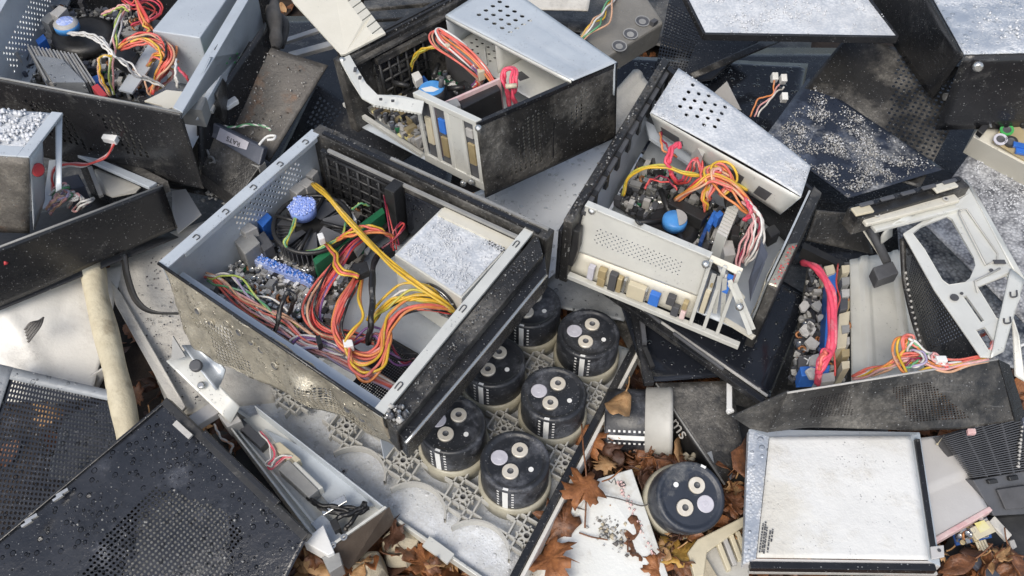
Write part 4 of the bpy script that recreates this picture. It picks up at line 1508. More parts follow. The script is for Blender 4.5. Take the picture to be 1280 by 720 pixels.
for k in range(6):
    mb.tube([D.at(.05, .16, -.02 - .017 * k), D.at(.05, .44, -.02 - .017 * k)], .0025, 'black_plastic', 5)
D.block(mb, .018, .04, .14, .46, -.01, -.115, 'black')
D.block(mb, .045, .075, .14, .46, -.012, -.02, 'black_dusty')
mb.build('fan_grille', t)
mb = MB()
mb.tube(spline(fw(D, [(455, 66, -.02), (466, 72, -.02), (469, 88, -.035), (464, 102, -.06), (454, 106, -.07)])), .003, 'black_plastic', 6)
mb.build('cable_loop', t)
# bent white bracket
mb = MB()
pts = fw(D, [(424, 74, .006), (437, 68, .006), (446, 84, .0), (458, 104, -.004), (472, 118, -.006), (500, 119, -.003), (530, 126, .002), (527, 141, -.004), (498, 136, -.008), (468, 131, -.012), (452, 122, -.012), (438, 100, -.006)])
mb.prism(pts, -D.n * .003, 'pale')
o = mb.build('bent_bracket', t, bevel=.0006)
mb = MB()
for k in range(14):
    p = D.px(468 + 4.3 * k, 132.5 + .75 * k, -.010)
    mb.box(p, V((.0016, 0, 0)), V((0, .003, -.002)), D.n * .0012, 'pale')
mb.build('teeth', o, kind='stuff')
mb = MB()
for x, y, s_ in ((444, 87, 3), (450, 97, 2), (476, 124, 1), (491, 126, 1)):
    mb.box(D.px(x, y, .0045), V((.002, 0, 0)), V((0, .0016 * s_, 0)), D.n * .001, 'ink')
mb.build('bracket_slot', o, kind='stuff')
# rear slot panel
rear = MB()
PO = (D.u - D.o).normalized()
for u in (.575, .68, .785, .89, .985):
    D.block(rear, u - .012, u + .012, -.012, .002, .002, -.105, 'pale')
D.block(rear, .56, 1.0, -.014, .03, .004, -.004, 'pale')
D.block(rear, .56, 1.0, -.014, .004, -.098, -.112, 'pale')
rp = rear.build('slot_frame', t, bevel=.0008)
mb = MB()
D.block(mb, .795, .878, -.006, -.002, -.006, -.1, 'pale')
mb.build('slot_cover', rp)
for u, w0, w1, mt in ((.63, -.03, -.075, 'slotcream'), (.735, -.022, -.045, 'blue'), (.735, -.052, -.085, 'brass'), (.935, -.04, -.075, 'brass'), (.935, -.016, -.03, 'lgrey')):
    mb = MB()
    D.block(mb, u - .022, u + .022, -.008, .01, w0, w1, mt)
    mb.build('card_port', rp, bevel=.0008)
for u in (.63, .735, .935):
    mb = MB()
    D.block(mb, u - .04, u + .04, .006, .009, -.006, -.1, 'dgrey')
    mb.build('card_bracket', rp)
for x, y, w in ((579, 229, -.1), (589, 227, -.1), (598, 160, .0), (378 + 50, 75, .004)):
    MB().lathe(D.px(x, y, w), V((0, -1, .6)), [(.0045, 0), (.0045, .003), (.002, .005)], 'chrome', 10).build('screw', t)
mb = MB()
strip(mb, P(430, 128, .215), P(528, 192, .215), .006, .006, 'pale')
mb.build('lower_edge', t)
mb = MB()
D.pblock(mb, [(432, 118), (470, 100), (560, 145), (528, 188)], -.096, -.099, 'pcb')
D.pblock(mb, [(470, 100), (520, 80), (605, 118), (560, 145)], -.0965, -.099, 'green')
b = mb.build('motherboard', t)
comps(D, [(432, 118), (470, 100), (560, 145), (528, 188)], -.096, 230, 5, b, ('brass', 'chrome', 'grey', 'ink', 'lgrey', 'dgrey', 'yellowlabel', 'black_plastic'), .02)
comps(D, [(470, 100), (520, 80), (605, 118), (560, 145)], -.096, 120, 6, b)
cc = D.px(537, 118, -.07)
mb = MB()
mb.lathe(cc - D.n * .03, D.n, [(.040, 0), (.040, .012), (.036, .026), (.03, .028)], 'black_plastic', 28)
cl = mb.build('cpu_cooler', t)
hub = D.px(539, 109, -.045)
mb = MB()
mb.lathe(hub - D.n * .014, D.n, [(.019, 0), (.019, .012), (.017, .014)], ['dgrey', 'bluefan'], 26)
hb = mb.build('hub', cl)
mb = MB()
mb.prism([hub + V((.0, .001, .0005)), hub + V((.012, -.006, .0005)), hub + V((.004, -.012, .0005)), hub + V((-.008, -.011, .0005)), hub + V((-.014, -.004, .0005))], D.n * .0006, 'white')
mb.build('hub_label', hb)
for q in (.5, 2.07, 3.6, 5.2):
    d = PO * math.cos(q) + D.n.cross(PO) * math.sin(q)
    MB().tube([cc + D.n * .012 + d * .03, cc + D.n * .016 + d * .055], .004, 'black_plastic', 6).build('cooler_arm', cl)
mb = MB()
mb.tube([D.px(551, 112, -.05), D.px(552, 97, -.03)], .004, 'dgrey', 8)
mb.build('post', cl)
# card with black heat sink
mb = MB()
D.pblock(mb, [(537, 135), (540, 136.4), (626, 98.6), (623.5, 97.2)], -.012, -.095, 'coral_card' if 'coral_card' in M else 'pinkstain')
cd = mb.build('expansion_card', t)
mb = MB()
D.pblock(mb, [(572, 126), (578, 136), (626, 112), (620, 104)], -.018, -.085, 'black_plastic')
for k in range(8):
    s_ = k / 8
    p = D.px(578 + 47 * s_, 135.5 - 23 * s_, -.03)
    mb.box(p, V((.0012, 0, 0)), V((0, .003, 0)), D.n * .012, 'dgrey')
mb.build('heat_sink', cd, bevel=.0008)
mb = MB()
D.pblock(mb, [(556, 127), (562, 137), (576, 131), (571, 122)], -.012, -.05, 'grey')
mb.build('connector', cd, bevel=.0008)
# drive cage
tq_ = [(557, 19), (624, -24), (771, 78), (716, 101)]
c = [D.px(x, y, .006) for x, y in (tq_[0], tq_[3], tq_[2], tq_[1])]
mb = MB()
mb.perf(surf(c, .0004, 9, 7, lambda u, v: -.0015 * (.09 < u < .42 and .22 < v < .8) - .0015 * (abs(v - .35) < .05 and .5 < u < .92) - .0015 * (abs(v - .72) < .05 and .45 < u < .85)), 30, 15, 'steel',
        lambda u, v: (.11 < u < .42 and .25 < v < .80 and int(u * 30) % 2 == 0 and int(v * 15) % 2 == 0), .5)
cage = mb.build('drive_cage', t, solid=.0012)
mb = MB()
dn = -D.n
c[1], c[2] = c[1].lerp(c[0], .012), c[2].lerp(c[3], .012)
for a, b, h in ((0, 3, .055), (3, 2, .055)):
    mb.sheet(surf([c[a] + dn * .001, c[b] + dn * .001, c[b] + dn * h, c[a] + dn * h], .0005, 9, 1), 8, 4, 'steel')
mb.sheet(surf([c[0] + dn * .001, c[1] + dn * .001, c[1] + dn * .007, c[0] + dn * .007], .0002, 9, 1), 8, 2, 'pale')
mid0, mid1 = c[0].lerp(c[1], .42), c[3].lerp(c[2], .42)
mb.sheet(surf([mid0 + dn * .001, mid1 + dn * .001, mid1 + dn * .055, mid0 + dn * .055], .0003, 9, 1), 8, 4, 'pale')
mb.build('cage_walls', cage, solid=.0012)
sh = [p + dn * .055 for p in c]
sh[0], sh[1] = sh[0] + (sh[0] - sh[3]) * .04, sh[1] + (sh[1] - sh[2]) * .22
sh[1], sh[2] = sh[1].lerp(sh[0], .05), sh[2].lerp(sh[3], .05)
mb = MB()
mb.perf(surf(sh, .0004, 9, 8), 34, 22, 'pale', lambda u, v: .06 < u < .36 and .15 < v < .5 and int(u * 34) % 2 == 0 and int(v * 22) % 2 == 0, .44)
mb.build('cage_shelf', cage, solid=.0012)
mb = MB()
D.pblock(mb, [(556, 68), (563, 64), (607, 88), (604, 100)], -.062, -.1, 'ink')
D.pblock(mb, [(598, 62), (606, 58), (609, 80), (602, 84)], -.045, -.06, 'pale')
D.pblock(mb, [(642, 92), (652, 89), (662, 97), (650, 101)], -.048, -.05, 'ink')
mb.build('cage_cutout', cage)
wires(t, fw(D, [(618, 104, -.04), (605, 84, -.02), (586, 64, -.005), (566, 48, .0), (550, 38, .004), (543, 42, .004), (548, 54, .0), (566, 68, -.006), (586, 84, -.02), (600, 100, -.045), (592, 112, -.07)]), ['coral', 'coral', 'coral', 'peach', 'orange', 'coral', 'pink'], .0019, .006, .002)
wires(t, fw(D, [(590, 82, -.02), (602, 96, -.04), (596, 106, -.06), (586, 113, -.075)]), ['purple', 'red', 'lilac', 'white', 'purple', 'orange'], .0017, .006, .003)
wires(t, fw(D, [(512, 98, -.08), (515, 80, -.05), (523, 66, -.025), (536, 59, -.01), (555, 57, -.004), (570, 62, -.01)]), ['yellow', 'yellow', 'olive'], .0019, .0035, .001)
wires(t, fw(D, [(636, 134, -.06), (634, 114, -.03), (630, 98, -.01), (633, 88, .0), (641, 88, .0), (640, 104, -.01), (643, 122, -.03), (650, 134, -.06)]), ['hotpink', 'hotpink', 'hotpink', 'hotpink'], .0026, .004, .002)
mb = MB()
mb.tube([D.px(632, 108, -.008), D.px(646, 107, -.008)], .0035, 'slotcream', 8)
mb.build('cable_tie', t)
for q, w, mt in (([(571, 108), (584, 102), (592, 112), (578, 118)], -.06, 'black_plastic'), ([(514, 92), (523, 88), (528, 96), (519, 102)], -.06, 'white'), ([(518, 99), (530, 94), (536, 102), (524, 108)], -.075, 'blue'), ([(556, 54), (560, 52), (563, 56), (559, 58)], .003, 'slotcream'), ([(596, 86), (604, 84), (606, 88), (598, 91)], -.02, 'slotcream')):
    mb = MB()
    D.pblock(mb, q, w, w - .015, mt)
    mb.build('plug', t, bevel=.001)

# ================================================================== CASE E, right of centre
E = Fr(P(735, 258, .275), P(962, 352, .265), P(1016, 236, .275), P(838, 86, .285))
t = thing('computer_case', E.at(.5, .5, -.12), 'open computer case with a frost covered drive cage and dotted steel rear panel', 'computer case')
MB().sheet(surf(E.quad(0, 1, 0, 1, -.112), .001, 6, 1), 12, 12, 'steel_in').build('floor', t, solid=.0015)
mb = MB()
E.block(mb, -.075, -.025, -.12, 1.03, .003, -.12, 'black_dusty')
E.block(mb, -.10, -.075, -.12, 1.0, -.02, -.12, 'black')
mb.build('left_rail', t, bevel=.002)
mb = MB()
E.block(mb, -.025, .0, -.02, 1.0, -.006, -.012, 'dgrey')
for k in range(7):
    E.block(mb, -.024, .004, .08 + .13 * k, .11 + .13 * k, -.004, -.03, 'black_plastic')
E.block(mb, -.022, -.016, .0, 1.0, -.012, -.11, 'steel_in')
mb.build('rail_clips', t)
mb = MB()
E.block(mb, 1.0, 1.05, -.05, 1.02, .003, -.125, 'black_dusty')
mb.build('right_panel', t, bevel=.002)
c = [E.at(.999, -.055, .005), E.at(1.045, -.055, .005), E.at(1.045, .42, .0045), E.at(1.006, .36, .0045)]
ci = [E.at(.982, -.05, .003), E.at(.982, .34, .003), E.at(.982, .22, -.05), E.at(.982, -.04, -.11)]
mb = MB()
mb.sheet(surf(c, .0012, 30, 4), 5, 14, 'dentbeige')
mb.sheet(surf(ci, .003, 25, 5), 12, 8, 'dentbeige')
mb.build('scraped_patch', t, solid=.001)
mb = MB()
for k in range(60):
    p = surf(c, .0012, 30, 4)(rr.uniform(.3, .98), rr.uniform(.05, .95) ** 1.2)
    mb.oct(p, rr.uniform(.0007, .0022), 'redmark', rr)
mb.build('red_paint', t, kind='stuff')
mb = MB()
E.block(mb, .985, .995, .02, 1.0, -.004, -.112, 'steel_in')
E.block(mb, -.02, 1.0, .99, 1.02, -.002, -.12, 'black')
mb.build('inner_wall', t)
mb = MB()
mb.prism(fw(E, [(936, 350, -.03), (952, 300, -.03), (960, 318, -.03), (938, 376, -.04)]), -E.n * .002, 'bluegrey')
mb.build('side_strip', t)
# rear panel
c = [E.at(-.01, -.005, .004), E.at(.685, -.005, .003), E.at(.69, -.05, -.066), E.at(-.03, -.06, -.070)]
mb = MB()
mb.perf(surf(c, .0006, 8, 9), 46, 20, 'pale', lambda u, v: .14 < u < .82 and .34 < v < .72 and (int(u * 46) + int(v * 20)) % 2 == 0, .33)
rp = mb.build('rear_panel', t, solid=.0012)
mb = MB()
strip(mb, E.at(-.01, -.002, .006), E.at(.69, -.002, .005), .010, .003, 'pale', E.n)
strip(mb, E.at(-.06, -.10, -.105), E.at(.98, -.085, -.118), .008, .008, 'pale', E.n)
mb.build('panel_flange', rp, bevel=.0006)
mb = MB()
c2 = [E.at(-.03, -.055, -.072), E.at(.69, -.045, -.068), E.at(.69, -.06, -.112), E.at(-.04, -.08, -.108)]
mb.sheet(surf(c2, .0004, 8, 2), 10, 3, 'cream')
sh_ = mb.build('port_strip', rp, solid=.001)
yv = -((E.v - E.o).normalized())


def port(u, du, w0, w1, mt, out=.008):
    mb = MB()
    a = [E.at(u - du, -.07, w0), E.at(u + du, -.07, w0), E.at(u + du, -.08, w1), E.at(u - du, -.08, w1)]
    mb.prism(a, yv * out, mt)
    return mb.build('port', sh_, bevel=.0008)


port(.10, .018, -.078, -.10, 'vent_disc')
port(.165, .022, -.075, -.088, 'brass')
port(.165, .022, -.092, -.105, 'brass')
port(.23, .022, -.075, -.105, 'ink')
port(.27, .014, -.078, -.103, 'brass')
port(.37, .05, -.080, -.104, 'slotcream')
port(.475, .028, -.082, -.102, 'blue')
port(.565, .022, -.074, -.088, 'ink')
port(.60, .02, -.09, -.106, 'dgrey')
port(.645, .014, -.092, -.106, 'pinkstain')
port(.645, .014, -.074, -.086, 'brass')
port(.30, .008, -.076, -.1, 'chrome')
port(.425, .006, -.08, -.1, 'chrome')
mb = MB()
mb.prism([E.at(-.085, -.05, -.02), E.at(.005, -.045, -.02), E.at(.015, -.06, -.05), E.at(.0, -.075, -.082), E.at(-.085, -.075, -.082)], yv * .014, 'black_plastic')
pi_ = mb.build('power_inlet', t, bevel=.0015)
mb = MB()
for k, (u, w) in enumerate(((-.05, -.045), (-.03, -.05), (-.042, -.062))):
    mb.box(E.at(u, -.062, w) + yv * .016, V((.0012, 0, 0)), yv * .002, E.n * .004, 'chrome')
mb.build('pin', pi_)
mb = MB()
mb.tube(spline([E.at(.27, .012, .006), E.at(.275, -.0, .01), E.at(.295, -.005, .008), E.at(.305, .01, .006)]), .002, 'black_plastic', 6)
E.block(mb, .085, .115, -.006, -.004, -.004, -.014, 'ink')
mb.build('clip', rp)
# slots
sl = MB()
for u in (.70, .775, .85):
    mbp = [E.at(u - .010, -.03, .004), E.at(u + .010, -.03, .004), E.at(u + .010, -.09, -.112), E.at(u - .010, -.09, -.112)]
    sl.prism(mbp, yv * .003, 'pale')
sl.prism([E.at(.69, .0, .003), E.at(.86, .0, .002), E.at(.86, -.03, -.006), E.at(.69, -.03, .0)], E.n * .002, 'cream')
slf = sl.build('slot_frame', t, bevel=.0006)
mb = MB()
mb.prism([E.at(.715, -.03, -.02), E.at(.755, -.03, -.02), E.at(.755, -.06, -.09), E.at(.715, -.06, -.09)], yv * .002, 'dgrey')
mb.prism([E.at(.722, -.04, -.045), E.at(.748, -.04, -.045), E.at(.748, -.06, -.085), E.at(.722, -.06, -.085)], yv * .007, 'slotcream')
mb.prism([E.at(.735, -.03, -.018), E.at(.748, -.03, -.018), E.at(.748, -.04, -.035), E.at(.735, -.04, -.035)], yv * .007, 'brass')
mb.build('card_port', slf, bevel=.0006)
mb = MB()
mb.prism([E.at(.80, -.02, -.01), E.at(.83, -.02, -.01), E.at(.83, -.04, -.035), E.at(.80, -.04, -.035)], yv * .007, 'blue')
mb.build('card_port', slf, bevel=.0006)
for k, (a, b) in enumerate((((893, 342), (880, 386)), ((900, 345), (893, 392)), ((906, 348), (903, 396)), ((912, 350), (938, 418)), ((918, 354), (942, 412)))):
    mb = MB()
    p0, p1 = E.px(*a, -.005), E.px(*b, -.075 if k > 2 else -.095)
    strip(mb, p0, p1, .0055, .002, 'pale', (CAM - p0).normalized())
    mb.build('bent_slot_cover', slf)
for a, b, wd in (((902, 396, -.09), (943, 421, -.08), .006), ((912, 352, -.012), (930, 374, -.03), .008)):
    mb = MB()
    strip(mb, E.px(*a), E.px(*b), wd, .004, 'cream')
    mb.build('bent_tab', slf)
for x, y, w in ((740, 263, .0), (704, 306, -.11), (924, 383, -.03), (858, 380, -.11), (941, 425, -.12), (882, 330, .005)):
    MB().lathe(E.px(x, y, w), V((-.1, -1, .7)), [(.005, 0), (.005, .003), (.002, .005)], 'chrome', 10).build('screw', t)
# cage
c = [E.px(813, 141, .012), E.px(1001, 246, .010), E.px(1013, 208, .012), E.px(848, 86, .014)]
mb = MB()
mb.perf(surf(c, .001, 9, 7, lambda u, v: .004 * math.sin(3 * u)), 32, 12, 'frost', lambda u, v: .09 < u < .40 and .25 < v < .92 and int(u * 32) % 2 == 0 and (int(v * 12) + int(u * 16)) % 2 == 0, .47)
cage = mb.build('drive_cage', t, solid=.0015)
mb = MB()
lo = [E.px(822, 166, -.035), E.px(975, 268, -.035)]
fn = surf([c[0] - E.n * .001, c[1] - E.n * .001, lo[1], lo[0]], .0006, 8, 3)
mb.sheet(fn, 14, 5, 'pale')
mb.sheet(surf([c[0] - E.n * .001, c[3] - E.n * .001, c[3] - E.n * .05, lo[0]], .0004, 8, 4), 6, 4, 'steel')
mb.sheet(surf([c[1] - E.n * .001, c[2] - E.n * .001, c[2] - E.n * .05, lo[1]], .0004, 8, 4), 6, 4, 'steel')
mb.build('cage_front', cage, solid=.0012)
mb = MB()
for u0, u1 in ((.06, .2), (.56, .68), (.78, .87)):
    q = [fn(u0, .42), fn(u1, .42), fn(u1, .82), fn(u0, .82)]
    nn = (q[1] - q[0]).cross(q[3] - q[0]).normalized()
    if nn.dot(CAM - q[0]) < 0:
        nn = -nn
    mb.prism([p + nn * .001 for p in q], nn * .0006, 'ink')
mb.build('cage_window', cage)
mb = MB()
E.pblock(mb, [(806, 150), (820, 158), (900, 215), (892, 224), (812, 172)], -.045, -.05, 'steel')
E.pblock(mb, [(868, 178), (872, 174), (884, 184), (878, 196)], -.008, -.05, 'lgrey')
mb.build('cage_rail', cage)
mb = MB()
E.pblock(mb, [(770, 256), (800, 196), (950, 288), (915, 350)], -.094, -.098, 'pcbdark')
b = mb.build('motherboard', t)
comps(E, [(770, 256), (800, 200), (940, 288), (915, 345)], -.094, 420, 8, b, ('ink', 'dgrey', 'black_plastic', 'grey', 'lgrey', 'chrome', 'dgrey'), .022)
cc = E.px(840, 280, -.075)
mb = MB()
mb.lathe(cc - E.n * .02, E.n, [(.038, 0), (.038, .012), (.03, .02)], 'black_plastic', 26)
cl = mb.build('cpu_cooler', t)
for q in (.2, 1.77, 3.3, 4.9):
    d = V((math.cos(q), math.sin(q), 0))
    MB().tube([cc + E.n * .008 + d * .012, cc + E.n * .012 + d * .056], .0042, 'black_plastic', 6).build('cooler_arm', cl)
hub = E.px(844, 273, -.05)
mb = MB()
mb.lathe(hub - E.n * .012, E.n, [(.0165, 0), (.0165, .010), (.014, .013), (.001, .014)], ['bluefan', 'bluefan', 'bluefan'], 26)
hb = mb.build('hub', cl)
mb = MB()
mb.prism([hub + E.n * .0015 + V((.0155 * math.cos(q), .0155 * math.sin(q), 0)) for q in [R(-80 + 16 * k) for k in range(11)]], E.n * .002, 'lgrey')
mb.build('grey_cap', hb, bevel=.0008)
hs = MB()
for k in range(10):
    s_ = k / 9
    E.pblock(hs, [(896 + 15 * s_, 290 - 36 * s_), (897.4 + 15 * s_, 287 - 36 * s_), (910 + 15 * s_, 294 - 36 * s_), (908.6 + 15 * s_, 297 - 36 * s_)], -.04, -.09, 'pale')
E.pblock(hs, [(897, 292), (912, 254), (924, 260), (908, 300)], -.05, -.09, 'grey')
hs.build('heat_sink', t)
for q, w, mt in (([(884, 278), (892, 262), (897, 265), (889, 282)], -.06, 'blue'), ([(893, 268), (900, 262), (905, 267), (898, 273)], -.05, 'blue'), ([(874, 300), (884, 276), (888, 278), (878, 303)], -.07, 'pcbblue'), ([(835, 254), (846, 246), (886, 266), (878, 276)], -.055, 'black_plastic'), ([(902, 300), (916, 300), (920, 318), (906, 320)], -.06, 'lgrey'), ([(914, 280), (926, 282), (924, 296), (914, 294)], -.05, 'black_plastic'), ([(908, 236), (920, 234), (922, 244), (910, 247)], -.02, 'black_plastic'), ([(848, 162), (858, 158), (864, 166), (854, 171)], -.005, 'dgrey'), ([(957, 285), (968, 280), (976, 290), (964, 297)], -.03, 'black_plastic')):
    mb = MB()
    E.pblock(mb, q, w, w - .02, mt)
    mb.build('plug', t, bevel=.001)
wires(t, fw(E, [(778, 244, -.07), (786, 222, -.04), (806, 209, -.02), (832, 208, -.01), (856, 216, -.01), (882, 222, -.015), (910, 226, -.02), (934, 238, -.03)]), ['yellow', 'yellow', 'olive'], .0020, .003, .001)
wires(t, fw(E, [(840, 220, -.03), (836, 202, .0), (840, 186, .008), (848, 180, .008), (850, 184, .008)]), ['hotpink'] * 4, .0024, .004, .001)
wires(t, fw(E, [(838, 216, -.02), (846, 230, -.04), (856, 226, -.05), (862, 206, -.03), (872, 200, -.02), (876, 216, -.03)]), ['hotpink', 'red', 'red'], .0020, .005, .004)
wires(t, fw(E, [(846, 250, -.055), (868, 234, -.02), (888, 224, -.005), (905, 232, -.005), (922, 244, -.01), (934, 256, -.02), (944, 268, -.03), (950, 276, -.04)]), ['orange', 'coral', 'orange', 'yellow', 'coral', 'orange', 'peach'], .0020, .007, .004)
wires(t, fw(E, [(882, 262, -.055), (884, 244, -.03), (894, 228, -.01), (890, 216, -.005), (900, 212, -.005), (912, 226, -.01), (900, 244, -.02)]), ['coral', 'orange', 'yellow', 'peach', 'coral', 'orange', 'pink'], .0020, .008, .006)
wires(t, fw(E, [(826, 165, -.02), (828, 178, -.015), (836, 188, -.02), (846, 196, -.03)]), ['orange', 'coral', 'maroon'], .0016, .003, .002)
wires(t, fw(E, [(930, 250, -.01), (942, 264, -.01), (950, 276, -.015), (948, 296, -.03), (938, 316, -.05), (930, 330, -.07)]), ['white', 'pink', 'maroon', 'white', 'pink', 'white'], .0019, .006, .003)
wires(t, fw(E, [(948, 272, -.02), (934, 284, -.03), (926, 304, -.04), (922, 330, -.05), (918, 352, -.06)]), ['pink', 'pink', 'maroon'], .0018, .004, .002)
wires(t, fw(E, [(928, 244, -.015), (936, 252, -.006), (940, 266, -.01), (930, 276, -.03)]), ['hotpink', 'hotpink'], .0026, .003, .001)
wires(t, fw(E, [(806, 236, -.04), (816, 226, -.03), (832, 226, -.025), (846, 238, -.03)]), ['maroon', 'red'], .0014, .004, .003)
wires(t, fw(E, [(880, 318, -.06), (896, 326, -.03), (906, 342, -.02), (912, 350, -.02)]), ['grey', 'white'], .003, .003, .001)
grains('ice_grains', [p + E.n * .002 for p in c], 1200, .0004, .0017, 'ice', 36, 'white ice pellets covering the drive cage of the case right of centre', cat='ice grains', lift=.001, more=('frost',), dens=lambda u, v: 0 if (.1 < u < .4 and .3 < v < .85) else 1)
# ================================================================== CASE A, top left
A = Fr(P(-50, 88, .35), P(228, 141, .325), P(330, -32, .34), P(40, -72, .36))
t = thing('computer_case', A.at(.5, .5, -.12), 'open computer case in the top left corner with a plain grey power supply', 'computer case')
MB().sheet(surf(A.quad(0, .9, .1, 1, -.112), .001, 6, 1), 12, 12, 'steel_in').build('floor', t, solid=.0015)
c = [A.at(0, -.005, 0), A.at(1, -.005, 0), A.at(1, -.02, -.135), A.at(0, -.02, -.135)]
mb = MB()
mb.perf(surf(c, .0015, 8, 3), 66, 20, 'black', lambda u, v: (inpoly(u, v, [(.26, .2), (.42, .25), (.50, .75), (.30, .65)]) or inpoly(u, v, [(.58, .22), (.70, .22), (.80, .72), (.66, .72)])) and int(u * 66 - v * 6) % 2 == 0, .47)
mb.build('vented_front_panel', t, solid=.0015)
mb = MB()
mb.sheet(surf([A.at(.2, .02, -.02), A.at(.85, .02, -.02), A.at(.85, .02, -.115), A.at(.2, .02, -.115)], .0005, 8, 1), 4, 4, 'grey')
mb.build('inner_wall', t, solid=.001)
mb = MB()
mb.tube([A.at(0, -.006, .002), A.at(1, -.006, .002)], .0016, 'grey', 6)
mb.build('panel_edge', t)
c = [A.at(.015, 0, -.004), A.at(.015, 1, -.004), A.at(.04, 1, -.11), A.at(.04, 0, -.11)]
mb = MB()
mb.perf(surf(c, .0005, 8, 3), 50, 20, 'steel', lambda u, v: .3 < u < .9 and .35 < v < .72 and (int(u * 50) + int(v * 20)) % 2 == 0, .4)
mb.build('rear_wall', t, solid=.0012)
mb = MB()
strip(mb, A.at(.055, 0, -.095), A.at(.055, 1, -.095), .016, .004, 'steel')
A.block(mb, .0, .03, 0, 1, .0, -.003, 'steel')
mb.build('rear_rim', t, bevel=.0006)
mb = MB()
A.block(mb, 0, 1, .99, 1.02, .0, -.12, 'black')
mb.build('back_wall', t)
# right frame
def onq2(x, y, dz):
    p = P(x, y, .24 + (150 - y) * .0006)
    return p + V((0, 0, dz))


mb = MB()
mb.sheet(surf([onq2(246, 150, .0), onq2(332, 28, .0), onq2(334, 44, -.07), onq2(236, 190, -.05)], .001, 9, 6), 10, 6, 'black')
mb.build('side_panel', t, solid=.002)
mb = MB()
mb.prism(fw(A, [(216, 134, .002), (228, 140, .002), (322, -20, .002), (308, -20, .002)]), -A.n * .003, 'steel')
fr = mb.build('frame_rail', t, bevel=.0008)
tri_ = PL((229, 140, .322), (318, -18, .335), (300, 66, .272))
upp = frame_n(tri_)


def onq(x, y):
    d = ray(x, y)
    return CAM + d * ((tri_[0] - CAM).dot(upp) / d.dot(upp))


outer = [onq(x, y) for x, y, z in ((229, 140, .322), (318, -18, .335), (328, 30, .30), (322, 40, .29), (300, 66, .265), (282, 100, .245), (254, 150, .225), (244, 150, .225), (276, 92, .255), (262, 72, .28))]
mb = MB()
plate(outer, .002, 'steel', mb)
mb.build('frame_plate', t, bevel=.0006)
up = frame_n(outer)


def onp(x, y, lift):
    d = ray(x, y)
    q0 = outer[0] + up * lift
    return CAM + d * ((q0 - CAM).dot(up) / d.dot(up))


mb = MB()
mb.prism([onp(x, y, .001) for x, y in ((268, 62), (302, 12), (318, 34), (297, 62), (286, 76), (276, 70))], up * .001, 'dgrey')
mb.prism([onp(x, y, .002) for x, y in ((274, 62), (302, 20), (313, 34), (295, 60), (286, 70), (280, 66))], up * .001, 'steel_in')
mb.build('inset_plate', t, bevel=.0004)
mb = MB()
for a, b in (((286, 40), (304, 6)), ((298, 10), (306, -8))):
    strip(mb, onp(*a, .005), onp(*b, .005), .005, .003, 'pale', up)
strip(mb, onp(272, 92, .008), onp(244, 150, .008), .014, .007, 'steel', up)
strip(mb, onp(292, 76, .006), onp(262, 140, .006), .006, .005, 'pale', up)
mb.build('pressed_rib', t, bevel=.0008)
mb = MB()
for x, y in ((279, 78), (283, 72), (289, 77), (294, 71), (292, 66)):
    mb.box(onp(x, y, .0032), V((.005, .003, 0)), V((-.002, .006, 0)), up * .0003, 'greenmark')
mb.build('green_mark', t)
mb = MB()
A.pblock(mb, [(257, 110), (268, 88), (280, 92), (272, 120)], -.05, -.1, 'black_dusty')
mb.build('foam_block', t)
mb = MB()
A.pblock(mb, [(190, 38), (250, -34), (306, -34), (250, 47)], -.008, -.1, 'steel')
mb.build('power_supply', t, bevel=.0015)
mb = MB()
mb.prism(fw(A, [(180, 126, -.02), (208, 112, -.02), (244, 116, -.02), (236, 134, -.02), (222, 140, -.02), (215, 134, -.02), (206, 138, -.02), (202, 132, -.02)]), -A.n * .003, 'cream')
mb.build('cream_plate', t, bevel=.0006)
mb = MB()
A.pblock(mb, [(224, 134), (240, 118), (258, 122), (252, 138)], -.03, -.06, 'grey')
mb.build('grey_block', t)
mb = MB()
BQ = [(-20, 90), (20, 5), (190, 20), (180, 128)]
A.pblock(mb, BQ, -.098, -.102, 'pcbdark')
b = mb.build('motherboard', t)
comps(A, BQ, -.098, 520, 12, b, ('ink', 'dgrey', 'black_plastic', 'grey', 'lgrey', 'chrome', 'grit', 'bluegrey'), .02, .009)
hs = MB()
for k in range(14):
    s_ = k / 13
    A.pblock(hs, [(33 + 60 * s_, 56 + 11 * s_), (35 + 60 * s_, 55.5 + 11 * s_), (59 + 60 * s_, 100 + 3 * s_), (57 + 60 * s_, 101 + 3 * s_)], -.046 - .004 * (k % 2), -.095, ('grey', 'lgrey')[k % 2])
A.pblock(hs, [(34, 60), (90, 68), (116, 102), (60, 104)], -.052, -.095, 'lgrey')
A.pblock(hs, [(44, 69), (78, 74), (106, 103), (66, 103)], -.042, -.06, 'silver_dark')
hs.build('heat_sink', t)
mb = MB()
hub = A.px(82, 29, -.045)
mb.lathe(hub - A.n * .01, A.n, [(.018, 0), (.018, .01), (.012, .014), (.001, .015)], ['bluefan', 'lgrey', 'bluefrost'], 22)
mb.build('fan_hub', t)
mb = MB()
mb.lathe(A.px(108, 52, -.09), A.n, [(.046, 0), (.046, .014), (.035, .018)], 'black_plastic', 24)
mb.build('cpu_cooler', t)
